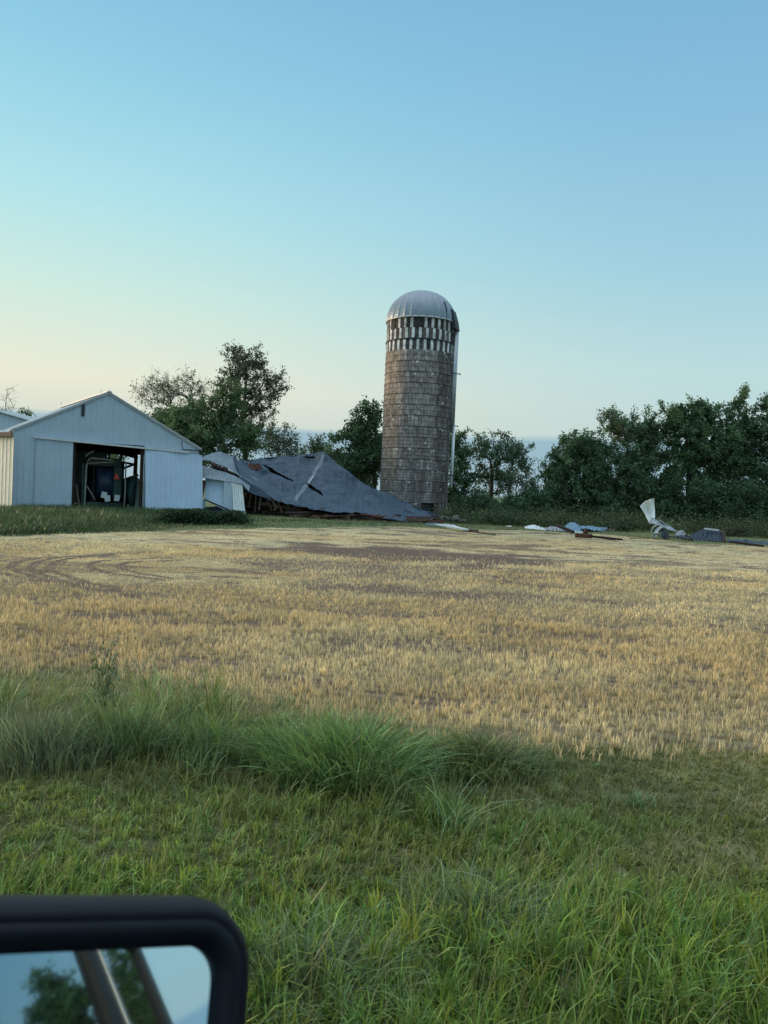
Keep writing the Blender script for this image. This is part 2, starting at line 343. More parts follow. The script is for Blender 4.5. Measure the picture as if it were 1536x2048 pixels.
def field_col(x, y):
    s = soil(x, y)[..., None]; st = straw_col(x, y); so = np.array([.13, .09, .065]) * (.7 + .6 * fbm(x * 5, y * 5, 31, 3)[..., None])
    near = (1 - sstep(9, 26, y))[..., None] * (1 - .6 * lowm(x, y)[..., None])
    base = st * .55 * (1 - near) + (st * .16 + so * .5) * near  # darker close by: shade between the straws painted into the base
    row = (.5 + .5 * np.sin((y + .18 * x + .5 * fbm(x * .15, y * .15, 33, 2)) * 2 * math.pi / .38))[..., None]
    base = base * (.82 + .25 * row)
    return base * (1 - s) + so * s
# one sheet to the horizon
_xs = np.concatenate([-np.geomspace(3000, 8, 60), np.linspace(-7.8, 7.8, 120), np.geomspace(8, 3000, 60)])
_ys = np.concatenate([-np.geomspace(2500, 4, 40), np.linspace(-3.8, 12, 120), np.geomspace(12.2, 4000, 110)])
XX, YY = np.meshgrid(_xs, _ys); V = np.stack([XX, YY, height(XX, YY)], -1).reshape(-1, 3); n_, m_ = XX.shape
ii = np.arange(n_ - 1)[:, None] * m_ + np.arange(m_ - 1)[None]
g = mk('ground', V, np.stack([ii, ii + 1, ii + m_ + 1, ii + m_], -1).reshape(-1, 4), mat=M['ground'], col=ground_col(V[:, 0], V[:, 1]), smooth=True); tag(g, kind='structure')
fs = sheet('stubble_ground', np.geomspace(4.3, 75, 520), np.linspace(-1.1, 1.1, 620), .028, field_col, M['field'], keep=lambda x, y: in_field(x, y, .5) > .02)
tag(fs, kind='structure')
rd = mk('road', [(-80, 17.2, .012), (80, -14.8, .012), (80, -21.3, .012), (-80, 10.7, .012)], [(3, 2, 1, 0)], mat=M['road']); tag(rd, kind='structure')

# ------------------------------------------------------------------ blades (grass, straw)
rng = np.random.default_rng(7)
def blades(x, y, h, wd, bend, az, col, z=None, seg=3, curl=1.0, tipc=1.25):
    n = len(x); z = height(x, y) if z is None else z
    dx, dy = np.cos(az), np.sin(az); fa = rng.uniform(0, math.pi, n) * .6 + (az + math.pi / 2); sx, sy = np.cos(fa), np.sin(fa)
    VS = []; CS = []
    for k in range(seg + 1):
        t = k / seg; ang = bend * t ** curl
        rr = h * (np.sin(np.minimum(ang, 2.6)) / np.maximum(bend, .05)) * 0 + h * bend * .55 * t ** 2
        zz = h * t * (1 - .30 * np.minimum(bend, 2.2) * t * t * .8)
        cx = x + dx * rr; cy = y + dy * rr; cz = z + zz; wk = wd * (1 - t) ** .6 * .5
        c = col * (.62 + (tipc - .62) * t)  # base darkened and tip lightened, shading put into the blade colour
        if k < seg:
            VS += [np.stack([cx - sx * wk, cy - sy * wk, cz], -1), np.stack([cx + sx * wk, cy + sy * wk, cz], -1)]; CS += [c, c]
        else: VS.append(np.stack([cx, cy, cz], -1)); CS.append(c)
    m = 2 * seg + 1; V = np.stack(VS, 1).reshape(-1, 3); CC = np.stack(CS, 1).reshape(-1, 3); b = np.arange(n)[:, None] * m
    Q = np.concatenate([b + np.array([[2 * k, 2 * k + 1, 2 * k + 3, 2 * k + 2]]) for k in range(seg - 1)]) if seg > 1 else np.zeros((0, 4), int)
    T = b + np.array([[m - 3, m - 2, m - 1]])
    return V, Q, T, CC
def join(parts):
    V = []; Q = []; T = []; CC = []; k = 0
    for v, q, t, c in parts: V.append(v); Q.append(q + k); T.append(t + k); CC.append(c); k += len(v)
    return np.concatenate(V), np.concatenate(Q), np.concatenate(T), np.concatenate(CC)
def scatter(n, y0, y1, spread=.62, pad=.6):
    y = np.sqrt(rng.uniform(y0 ** 2, y1 ** 2, n)); x = rng.uniform(-1, 1, n) * (spread * y + pad); return x, y
def gcol(n, base, var=.35, yel=.3):
    f = rng.uniform(1 - var, 1 + var, (n, 1)); q = rng.uniform(0, yel, (n, 1))
    return np.array(base) * f * (1 - q) + np.array([.20, .20, .06]) * f * q
WIND = math.radians(15)
def grass_patch(n, y0, y1, h, wd, base, dens=None, bend=(.3, 1.1), seg=3, yel=.3, spread=.62, per=12, sig=.022):
    """blades growing in small tussocks, each tussock with its own tone, height and lean"""
    x, y = scatter(n // per, y0, y1, spread)
    keep = 1 - in_field(x, y - .45, .5) * .985
    if dens is not None: keep = keep * dens(x, y)
    k = rng.random(len(x)) < keep; x = x[k]; y = y[k]; m = len(x)
    tone = (.62 + .8 * fbm(x * 1.3, y * 1.3, 21, 3)) * rng.uniform(.55, 1.45, m); ch = rng.uniform(.6, 1.35, m); ca = rng.uniform(0, 6.28, m); cq = rng.uniform(0, 1, m)
    hue = rng.random(m); cx, cy = np.repeat(x, per), np.repeat(y, per); n = m * per
    oa = rng.uniform(0, 6.28, n); oq = np.abs(rng.normal(0, sig, n)); x = cx + np.cos(oa) * oq; y = cy + np.sin(oa) * oq
    hh = h(cx, cy) * np.repeat(ch, per) * rng.uniform(.45, 1.2, n)
    c = gcol(n, base, .3, yel) * np.repeat(tone, per)[:, None] * np.where(rng.random((n, 1)) < .06, 1.8, 1.0)
    hr = np.repeat(hue, per)[:, None]; c = c * np.where(hr > .8, np.array([[.80, 1.0, 1.45]]), np.where(hr < .2, np.array([[1.35, 1.08, .8]]), 1.0))
    sm = (sstep(3.4, 4.0, y) * (1 - sstep(5.6, 6.4, y)) * (.35 + .65 * sstep(.35, .6, fbm(x * .6, y * .9, 14, 3))) * (1 - .8 * tallband(x, y)))[:, None]; c = c * (1 - .7 * sm) + np.array([.50, .44, .18]) * rng.uniform(.5, 1.3, (n, 1)) * .7 * sm
    a = np.where(rng.random(n) < .6, oa + rng.normal(0, .5, n), np.repeat(ca, per) + rng.normal(0, .4, n))
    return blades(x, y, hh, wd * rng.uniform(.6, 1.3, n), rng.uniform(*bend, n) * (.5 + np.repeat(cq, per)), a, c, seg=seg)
parts = []
def tallband(x, y): return np.exp(-((y - near_edge(x) + 1.15) / .85) ** 2) * sstep(1.9, .2, x + (fbm(x, y * 2, 55, 2) - .5))
hn = lambda x, y: .042 + .125 * sstep(3.75, 3.0, y) * (.35 + 1.1 * fbm(x * 1.4, y * 1.4, 23, 3)) + .03 * fbm(x * 2, y * 2, 24, 2) + .10 * tallband(x, y)
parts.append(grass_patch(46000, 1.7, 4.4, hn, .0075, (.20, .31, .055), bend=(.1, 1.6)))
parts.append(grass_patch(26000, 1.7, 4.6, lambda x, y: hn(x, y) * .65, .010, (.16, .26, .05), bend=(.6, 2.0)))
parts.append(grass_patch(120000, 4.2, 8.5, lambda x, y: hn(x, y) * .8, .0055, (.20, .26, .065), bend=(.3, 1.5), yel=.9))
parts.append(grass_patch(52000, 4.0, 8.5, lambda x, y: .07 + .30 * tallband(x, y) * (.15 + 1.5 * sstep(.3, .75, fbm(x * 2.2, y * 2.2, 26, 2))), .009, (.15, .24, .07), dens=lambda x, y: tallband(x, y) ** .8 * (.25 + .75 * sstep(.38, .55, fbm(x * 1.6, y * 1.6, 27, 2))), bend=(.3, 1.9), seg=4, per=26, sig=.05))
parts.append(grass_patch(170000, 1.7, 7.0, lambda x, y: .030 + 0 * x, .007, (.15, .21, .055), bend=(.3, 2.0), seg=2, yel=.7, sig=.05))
# dry thatch on the mown strip
def thatch(n, y0, y1, p):
    x, y = scatter(n, y0, y1); k = rng.random(n) < p * (1 - in_field(x, y, .3)) * sstep(.35, .6, fbm(x * .6, y * .9, 14, 3)) * sstep(3.6, 4.3, y)
    x = x[k]; y = y[k]; n = len(x); c = np.array([.58, .48, .26]) * rng.uniform(.5, 1.2, (n, 1))
    return blades(x, y, rng.uniform(.05, .13, n), np.full(n, .004), rng.uniform(.6, 2.4, n), rng.uniform(0, 6.28, n), c)
parts.append(thatch(110000, 3.4, 7, .9))
# flowering stems and pale bent leaves standing above the sward
x, y = scatter(4500, 2.2, 6.6); n = len(x); k = in_field(x, y, .2) < .5; x = x[k]; y = y[k]; n = len(x)
parts.append(blades(x, y, (hn(x, y) + .14) * rng.uniform(.8, 1.5, n), np.full(n, .0035), rng.uniform(.1, .9, n), WIND + rng.normal(0, .9, n), gcol(n, (.26, .30, .14), .4, .6), seg=4, tipc=1.5))
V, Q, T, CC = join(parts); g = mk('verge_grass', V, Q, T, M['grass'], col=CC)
tag(g, 'green roadside grass with dry thatch between the road and the stubble', 'grass', kind='stuff')

# tufts one can tell apart
def tuft(name, label, px, py, H, Wd, n, base, seed, bend=(.7, 2.2), wd=.009, group='tall grass tufts on the verge'):
    c = G(px, py); r = np.random.default_rng(seed); a = r.uniform(0, 6.28, n); q = r.random(n) ** .7
    x = c.x + np.cos(a) * q * Wd * .5; y = c.y + np.sin(a) * q * Wd * .35
    bb = r.uniform(*bend, n) * (.4 + .7 * q); az = a + r.normal(0, .5, n); az = np.where(r.random(n) < .35, WIND + math.pi + r.normal(0, .6, n), az)
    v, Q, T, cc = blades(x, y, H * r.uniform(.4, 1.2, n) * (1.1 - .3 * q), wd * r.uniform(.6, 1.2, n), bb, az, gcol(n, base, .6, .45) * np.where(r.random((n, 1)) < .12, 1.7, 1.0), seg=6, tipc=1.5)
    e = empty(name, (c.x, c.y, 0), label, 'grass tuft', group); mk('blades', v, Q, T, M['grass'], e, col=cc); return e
tuft('grass_tuft', 'largest dark green arching grass tuft at the edge of the stubble field', 700, 1555, .50, .95, 1900, (.12, .23, .07), 1)
tuft('grass_tuft', 'upright green tuft just left of the largest arching tuft', 560, 1520, .34, .6, 700, (.14, .23, .07), 2)
tuft('grass_tuft', 'pale green tuft with arching yellowish tips at the right of the tall grass band', 950, 1530, .32, .9, 1300, (.12, .16, .06), 3, (1, 2.4))
tuft('grass_tuft', 'blue green weedy tuft at the left edge of the picture', 60, 1520, .38, 1.0, 1100, (.15, .20, .12), 4, (.3, 1.5), .007)
tuft('grass_tuft', 'dense tuft below the tall feathery weed on the left', 240, 1500, .40, .7, 1000, (.13, .20, .08), 5, (.3, 1.5), .007)
tuft('grass_tuft', 'long bent grass tuft in the foreground right beside the car mirror', 600, 1990, .26, .8, 900, (.12, .18, .09), 6, (1.2, 2.4), .005)
tuft('grass_tuft', 'flattened pale tuft in the foreground grass near the middle', 960, 1840, .24, .6, 600, (.13, .19, .11), 8, (1.5, 2.5), .005)
tuft('grass_tuft', 'green tuft between the left weeds and the largest arching tuft', 405, 1500, .30, .6, 650, (.14, .22, .08), 9, (.4, 1.8), .007)
def weed(label, px, py, H, seed):
    c = G(px, py); e = empty('tall_weed', (c.x, c.y, 0), label, 'weed'); r = random.Random(seed); m = MB()
    L = []
    for s in range(5):
        a = r.uniform(0, 6.28); p = [(c.x + math.cos(a) * .10 * t * t, c.y + math.sin(a) * .10 * t * t, H * t * (1 - .06 * s)) for t in (0, .33, .66, 1)]
        m.tube(p, [.005, .004, .003, .0015], 5)
        for k in range(46):
            t = r.uniform(.2, 1); q = (Vector(p[1]) * (1 - t) + Vector(p[3]) * t); L.append((q.x + r.gauss(0, .035), q.y + r.gauss(0, .035), q.z + r.gauss(0, .02)))
    m.build('stem', pmat('weed_stem', (.08, .12, .05), .7), e)
    L = np.array(L); n = len(L); rg = np.random.default_rng(seed)
    v, Q, T, cc = blades(L[:, 0], L[:, 1], rg.uniform(.03, .075, n), np.full(n, .012), rg.uniform(.5, 2, n), rg.uniform(0, 6.28, n), gcol(n, (.16, .24, .12)), z=L[:, 2], seg=3); mk('leaves', v, Q, T, M['grass'], e, col=cc)
weed('tall feathery green weed standing against the stubble on the left', 205, 1480, .66, 3)

# stubble
parts = []
def stub(n, y0, y1, h, wd, tuftn, keepn=1.0):
    x, y = scatter(n, y0, y1, .60, .8); row = .19
    s = y + .18 * x + .5 * fbm(x * .15, y * .15, 33, 2); ds = (np.round(s / row) * row - s); y = y + ds * .9 + rng.normal(0, .018, n)
    k = rng.random(n) < (1 - soil(x, y) * .93) * np.clip(in_field(x, y, .35), 0, 1) * (.3 + 1.2 * fbm(x * 5, y * 5, 34, 2)) * keepn
    x = x[k]; y = y[k]
    x = np.repeat(x, tuftn); y = np.repeat(y, tuftn); n = len(x); x = x + rng.normal(0, .014, n); y = y + rng.normal(0, .012, n)
    c = straw_col(x, y) * rng.uniform(.5, 1.3, (n, 1)) * 1.1
    low = 1 - .5 * lowm(x, y)
    return blades(x, y, low * h * rng.uniform(.5, 1.25, n), wd * rng.uniform(.7, 1.3, n), rng.uniform(0, .6, n), rng.uniform(0, 6.28, n), c, z=height(x, y) + .02, seg=2, tipc=1.25)
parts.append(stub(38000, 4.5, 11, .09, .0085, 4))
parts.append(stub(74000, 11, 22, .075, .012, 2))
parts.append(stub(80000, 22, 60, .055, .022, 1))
x, y = scatter(26000, 4.8, 16, .6, .8); k = rng.random(len(x)) < in_field(x, y, .3); x = x[k]; y = y[k]; n = len(x)   # loose straw lying flat
parts.append(blades(x, y, rng.uniform(.04, .14, n), np.full(n, .005), np.full(n, 2.2), rng.uniform(0, 6.28, n), straw_col(x, y) * .8, z=height(x, y) + .03, seg=2))
V, Q, T, CC = join(parts); g = mk('stubble', V, Q, T, M['straw'], col=CC)
tag(g, 'golden cut wheat stubble standing in rows across the field', 'stubble', kind='stuff')

# rough grass in front of the barn and beyond the field
parts = []
x = rng.uniform(-24, -8.5, 60000); y = rng.uniform(22, 47, 60000); frt = np.interp(x, [-19.6, -11.2], [40.4, 46.0]) - .15
dens = sstep(-.4, .6, y - far_edge(x)) * (y < frt)
k = rng.random(len(x)) < dens; x = x[k]; y = y[k]; n = len(x)
lft = sstep(-9.5, -12.0, x); parts.append(blades(x, y, (.10 + .30 * lft * (.5 + fbm(x * .5, y * .5, 77, 3))) * rng.uniform(.6, 1.3, n), np.full(n, .03), rng.uniform(.3, 1.3, n), rng.uniform(0, 6.28, n), gcol(n, (.055, .10, .04), .4, .4), seg=2))
x = rng.uniform(-11, 34, 90000); y = rng.uniform(30, 62, 90000); k = rng.random(len(x)) < sstep(-.5, 2.5, y - far_edge(x)) * (.35 + .65 * sstep(.4, .6, fbm(x * .4, y * .4, 78, 3))); x = x[k]; y = y[k]; n = len(x)
dry = np.clip(sstep(.35, .6, fbm(x * .5, y * .5, 79, 3)) + .6 * sstep(2, 6, x) * sstep(52, 47, y), 0, 1)[:, None]
parts.append(blades(x, y, rng.uniform(.06, .22, n) * (1 - .55 * sstep(3, 6, x) * sstep(50, 46, y)), np.full(n, .03), rng.uniform(.3, 1.3, n), rng.uniform(0, 6.28, n), gcol(n, (.07, .11, .045), .4, .4) * (1 - dry) + np.array([.32, .28, .14]) * dry, seg=2))
V, Q, T, CC = join(parts); g = mk('farmyard_grass', V, Q, T, M['grass'], col=CC); tag(g, 'rough green and dry grass in front of the barn and round the wreckage', 'grass', kind='stuff')
# ------------------------------------------------------------------ big white barn
BL = Vector((-19.6, 40.4, 0)); BR = Vector((-11.2, 46.0, 0)); BU = (BR - BL).normalized(); BW = (BR - BL).length; BV = Vector((-BU.y, BU.x, 0)); BLEN = 13.0; BN = -BV
EH0, EH1, PK, UP = 4.22, 3.92, 6.66, None
def bfront(px, py, off=0):
    p = onplane(px, py, BL + BN * off, BN); return (p - BL).dot(BU), p.z
UP = bfront(218, 787)[0]; PK = bfront(218, 787)[1]
def roofz(u): return EH0 + (PK - EH0) * u / UP if u < UP else PK + (EH1 - PK) * (u - UP) / (BW - UP)
def bp(u, s, z): return BL + BU * u + BV * s + Vector((0, 0, z))
def ribwall(name, org, du, dn, u0, u1, zb, zt, mat, parent, pitch=.3, dep=.013, lean=0, solidt=.006, wob=0, cutn=1):
    """ribbed sheet wall: columns follow the rib profile; zb/zt give bottom and top at u"""
    us = []; k = math.floor(u0 / pitch)
    while k * pitch < u1:
        for a, d in ((0, 0), (.80, 0), (.86, 1), (.93, 1), (.99, 0)):
            u = (k + a) * pitch
            if u0 < u < u1: us.append((u, d * dep))
        k += 1
    us = [(u0, 0)] + us + [(u1, 0)]; V = []; uv = []; rows = 6 if (lean or wob) else 2
    for j in range(rows):
        for u, d in us:
            t = j / (rows - 1); a, b = zb(u), zt(u); z = a + (b - a) * t
            ww = wob * math.sin(u * 2.1 + 1) * math.sin(t * 3.0 + u) if wob else 0
            V.append(org + du * u + dn * (d + lean * (1 - t) + ww) + Vector((0, 0, z))); uv.append((u, z))
    n = len(us); Q = [(j * n + i, j * n + i + 1, (j + 1) * n + i + 1, (j + 1) * n + i) for j in range(rows - 1) for i in range(n - 1)]
    o = mk(name, V, Q, mat=mat, parent=parent, uv=uv); return solid(o, solidt) if solidt else o
barn = empty('barn', BL, 'large pale metal barn with a peaked gable and an open sliding door', 'barn')
d0, dz0 = bfront(147, 880); d1, dz1 = bfront(289, 893); DZ = (dz0 + dz1) / 2
f0 = lambda u: .06
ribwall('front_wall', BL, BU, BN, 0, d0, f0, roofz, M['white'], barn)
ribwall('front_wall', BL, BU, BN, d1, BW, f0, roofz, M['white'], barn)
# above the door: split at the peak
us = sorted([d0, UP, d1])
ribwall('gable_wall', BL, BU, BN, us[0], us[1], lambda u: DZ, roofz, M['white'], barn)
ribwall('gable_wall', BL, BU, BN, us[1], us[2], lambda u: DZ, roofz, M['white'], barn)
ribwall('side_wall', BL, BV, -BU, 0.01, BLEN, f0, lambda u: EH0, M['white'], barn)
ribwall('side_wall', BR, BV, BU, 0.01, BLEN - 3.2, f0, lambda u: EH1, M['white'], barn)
BB = BL + BV * BLEN
ribwall('back_wall', BB, BU, BV, 0, 8.0, f0, roofz, M['white'], barn)
# torn sheets left hanging at the far corner
m = MB()
for u in (8.05, 8.9, 9.9):
    m.bar(bp(u, BLEN, 0), bp(u + .1, BLEN, roofz(u)), .13)
m.bar(bp(8, BLEN, 2.2), bp(10.1, BLEN, 3.1), .1, .16); m.bar(bp(8, BLEN, 3.3), bp(10.1, BLEN, 3.0), .1, .16)
m.bar(bp(8, BLEN - .3, 4.0), bp(10.1, BLEN - .3, 3.5), .1, .2); m.bar(bp(8.1, BLEN, 1.4), bp(10.1, BLEN, 2.2), .1, .2)
m.build('stud', M['darkwood'], barn)
ribwall('torn_sheet', BB + Vector((0, 0, 0)), BU, BV, 8.0, 10.1, f0, lambda u: 1.9 + .25 * math.sin(u * 4), M['dark_sheet'], barn)
# roof slopes
def slab(name, pts, t, mat, parent, uv=None):
    pts = [Vector(p) for p in pts]; nrm = (pts[1] - pts[0]).cross(pts[3] - pts[0]).normalized() * t
    V = pts + [p - nrm for p in pts]; Lu = (pts[1] - pts[0]).length; Lv = (pts[3] - pts[0]).length
    return mk(name, V, [(0, 1, 2, 3), (7, 6, 5, 4), (4, 5, 1, 0), (5, 6, 2, 1), (6, 7, 3, 2), (7, 4, 0, 3)], mat=mat, parent=parent, uv=[(0, 0), (Lu, 0), (Lu, Lv), (0, Lv)] * 2)
e = .12
slab('roof', [bp(-.15, -e, EH0 - .03), bp(-.15, BLEN + e, EH0 - .03), bp(UP, BLEN + e, PK + .07), bp(UP, -e, PK + .07)][::-1], .05, M['roofl'], barn)
slab('roof', [bp(UP, -e, PK + .07), bp(UP, BLEN + e, PK + .07), bp(BW + .15, BLEN + e, EH1 - .03), bp(BW + .15, -e, EH1 - .03)][::-1], .05, M['roofl'], barn)
m = MB(); m.bar(bp(UP, -e - .02, PK + .09), bp(UP, BLEN, PK + .09), .3, .06); m.bar(bp(UP, -e - .02, PK + .1), bp(UP, -e + .2, PK + .2), .08); m.build('ridge_cap', M['trim'], barn)
m = MB(); m.bar(bp(-.12, -.06, EH0 - .05), bp(UP, -.06, PK + .03), .05, .14); m.bar(bp(UP, -.06, PK + .03), bp(BW + .1, -.06, EH1 - .05), .05, .14); m.build('rake_trim', M['trim'], barn)
m = MB(); vu, vz = bfront(166, 818); m.box(bp(vu, -.04, vz), (.16, .05, .78), Matrix((BU, BV, (0, 0, 1))).transposed()); m.build('vent_slot', M['dtrim'], barn)
m = MB()
for u in (d0 + .06, d1 - .08): m.bar(bp(u, .12, 0), bp(u, .12, DZ), .16)
m.bar(bp(d0, .12, DZ + .1), bp(d1, .12, DZ + .1), .12, .22); m.build('door_frame', M['darkwood'], barn)
# inside framing
for s in (3.2, 6.4, 9.6, 12.4):
    m = MB(); m.bar(bp(.2, s, 0), bp(.2, s, EH0 - .1), .18); m.bar(bp(BW - .2, s, 0), bp(BW - .2, s, EH1 - .1), .18)
    m.bar(bp(.2, s, EH0 - .15), bp(UP, s, PK - .15), .08, .2); m.bar(bp(UP, s, PK - .15), bp(BW - .2, s, EH1 - .15), .08, .2); m.bar(bp(.2, s, EH0 - .2), bp(BW - .2, s, EH1 - .2), .08, .2); m.build('truss', M['darkwood'], barn)
# track and the two sliding leaves
t0u, t0z = bfront(68, 874, .1); t1u, t1z = bfront(378, 905, .1)
m = MB(); m.bar(bp(t0u, -.10, t0z), bp(t1u, -.10, t1z), .12, .11); m.build('door_track', M['trim'], barn)
def trz(u): return t0z + (t1z - t0z) * (u - t0u) / (t1u - t0u)
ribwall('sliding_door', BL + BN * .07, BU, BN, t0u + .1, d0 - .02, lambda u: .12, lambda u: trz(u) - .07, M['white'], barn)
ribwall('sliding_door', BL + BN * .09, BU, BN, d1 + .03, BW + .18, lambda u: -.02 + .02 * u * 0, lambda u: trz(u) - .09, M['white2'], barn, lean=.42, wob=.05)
m = MB(); cu, cz = bfront(362, 890, .05); m.bar(bp(cu, -.13, EH1 + .35), bp(cu + .1, -.13, EH1 - .15), .03, .03)
m.bar(bp(cu + .1, -.13, EH1 - .15), bp(BW + .2, -.13, EH1 - .12), .04, .06); m.build('bent_trim', M['dtrim'], barn)
m = MB(); m.bar(bp(-.02, -.06, .03), bp(d0, -.06, .03), .12, .12); m.build('dark_base_strip', M['dtrim'], barn)  # dark strip standing in for the dark gap under the wall

# ---- far left shed with cream wall, and a gable seen over it
A = P(23, 1021, 39.3); A.z = 0; A2 = Vector((A.x - 7.5, A.y + 4.2, 0)); du = (A2 - A).normalized(); dn = Vector((du.y, -du.x, 0)); dn = dn if dn.y < 0 else -dn
shed = empty('shed', A, 'cream sided shed with a brown fascia at the left edge', 'shed')
ht = P(22, 869, 39.3).z; ribwall('front_wall', A, du, dn, 0, 8.5, lambda u: .08, lambda u: ht, M['cream'], shed)
ribwall('side_wall', A, BV, -du, .02, 2.6, lambda u: .08, lambda u: ht, M['cream'], shed)
ribwall('side_wall', A + du * 8.5, BV, du, .02, 2.6, lambda u: .08, lambda u: ht, M['cream'], shed)
ribwall('back_wall', A + BV * 2.6, du, -dn, 0, 8.5, lambda u: .08, lambda u: ht, M['cream'], shed)
slab('roof', [A - du * .1 + dn * .15 + Vector((0, 0, ht + .02)), A + du * 8.6 + dn * .15 + Vector((0, 0, ht + .02)), A + du * 8.6 + BV * 2.7 + Vector((0, 0, ht + .35)), A - du * .1 + BV * 2.7 + Vector((0, 0, ht + .35))], -.05, M['roofl'], shed)
m = MB(); m.bar(A - du * .12 + dn * .2 + Vector((0, 0, ht + .0)), A + du * 8.6 + dn * .2 + Vector((0, 0, ht + .0)), .05, .22); m.build('fascia', M['brown'], shed)
B0 = P(62, 1000, 55); B0.z = 0; pkz = P(-45, 815, 55).z; egz = P(62, 845, 55).z; b1 = Vector((P(-45, 900, 55).x, 55, 0)); b2 = Vector((2 * b1.x - B0.x, 55, 0)); hw = (B0 - b1).length
gs = empty('gabled_shed', B0, 'light metal shed with a low gable behind the cream shed at the left edge', 'shed')
ribwall('front_wall', B0, Vector((-1, 0, 0)), Vector((0, -1, 0)), 0, hw, lambda u: .05, lambda u: egz + (pkz - egz) * u / hw, M['white'], gs)
ribwall('front_wall', B0, Vector((-1, 0, 0)), Vector((0, -1, 0)), hw, 2 * hw, lambda u: .05, lambda u: pkz - (pkz - egz) * (u - hw) / hw, M['white'], gs)
ribwall('side_wall', B0, Vector((0, 1, 0)), Vector((1, 0, 0)), 0.01, 10, lambda u: .05, lambda u: egz, M['white'], gs)
ribwall('side_wall', b2, Vector((0, 1, 0)), Vector((-1, 0, 0)), 0.01, 10, lambda u: .05, lambda u: egz, M['white'], gs)
Z = lambda v, z: Vector((v.x, v.y, z))
slab('roof', [Z(B0, egz - .02) + Vector((.2, -.2, 0)), Z(B0, egz - .02) + Vector((.2, 10.2, 0)), Z(b1, pkz + .1) + Vector((0, 10.2, 0)), Z(b1, pkz + .1) + Vector((0, -.2, 0))], -.06, M['roofl'], gs)
slab('roof', [Z(b1, pkz + .1) + Vector((0, -.2, 0)), Z(b1, pkz + .1) + Vector((0, 10.2, 0)), Z(b2, egz - .02) + Vector((-.2, 10.2, 0)), Z(b2, egz - .02) + Vector((-.2, -.2, 0))], -.06, M['roofl'], gs)

# ---- machines inside the barn
def bal(px, py, s):  # a place seen through the door, s metres behind the front wall
    return onplane(px, py, BL + BV * s, BN)
def lathe_x(center, ax, prof, n=28):
    """profile [(along axis, radius)] turned about a horizontal axis"""
    ax = Vector(ax).normalized(); z = Vector((0, 0, 1)); y = ax.cross(z); V = []; Q = []
    for a, r in prof:
        for k in range(n): t = 2 * math.pi * k / n; V.append(Vector(center) + ax * a + (y * math.cos(t) + z * math.sin(t)) * r)
    for i in range(len(prof) - 1):
        for k in range(n): k2 = (k + 1) % n; Q.append((i * n + k, i * n + k2, (i + 1) * n + k2, (i + 1) * n + k))
    return MB().add(V, Q)
def wheel(par, c, ax, r, wd, rim=M['greypipe']):
    wv = lathe_x(c, ax, [(-wd / 2, .01), (-wd / 2, r * .55), (-wd * .5, r * .9), (-wd * .3, r), (wd * .3, r), (wd * .5, r * .9), (wd / 2, r * .55), (wd / 2, .01)]).build('wheel', M['rubber'], par, True)
    lathe_x(c, ax, [(-wd * .53, .01), (-wd * .53, r * .2), (-wd * .45, r * .5), (-wd * .3, r * .54)], 20).build('rim', rim, wv, True)
    lathe_x(c, ax, [(wd * .53, .01), (wd * .53, r * .2), (wd * .45, r * .5), (wd * .3, r * .54)], 20).build('rim', rim, wv, True)
s0 = 3.0; c = bal(212, 1000, s0); c.z = 0
bale = empty('round_baler', c, 'dark blue and green hay baler with a red warning triangle parked inside the barn', 'farm machine')
cc = bal(208, 965, s0)
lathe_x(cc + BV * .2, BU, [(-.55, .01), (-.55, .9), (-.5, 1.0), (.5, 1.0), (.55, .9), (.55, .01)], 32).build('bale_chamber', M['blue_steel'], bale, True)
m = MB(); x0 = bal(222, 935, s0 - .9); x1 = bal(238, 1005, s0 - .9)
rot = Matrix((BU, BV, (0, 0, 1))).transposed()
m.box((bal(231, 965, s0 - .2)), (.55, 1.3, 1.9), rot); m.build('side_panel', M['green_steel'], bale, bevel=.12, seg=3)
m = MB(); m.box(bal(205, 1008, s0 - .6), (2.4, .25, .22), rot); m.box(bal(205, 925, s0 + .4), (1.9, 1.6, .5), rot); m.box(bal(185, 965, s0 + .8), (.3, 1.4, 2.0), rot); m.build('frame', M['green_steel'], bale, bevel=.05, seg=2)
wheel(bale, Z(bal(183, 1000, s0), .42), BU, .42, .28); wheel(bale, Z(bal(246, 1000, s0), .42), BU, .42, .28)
tp = bal(233, 954, s0 - 1.0)
mk('warning_triangle', [tp + BU * a + Vector((0, 0, b)) + BN * d for d in (0, .02) for a, b in ((-.17, -.13), (.17, -.13), (.03, .22), (-.03, .22))], [(0, 1, 2, 3), (7, 6, 5, 4), (0, 4, 5, 1), (1, 5, 6, 2), (2, 6, 7, 3), (3, 7, 4, 0)], mat=M['red'], parent=bale)
for px, py, a in ((208, 990, .2), (215, 997, -.1), (234, 996, .1)):
    m = MB(); m.box(bal(px, py, s0 - 1.05), (.32, .03, .36), rot @ Matrix.Rotation(a, 3, 'Y')); m.build('white_marker', M['lamp_white'], bale, bevel=.03, seg=2)
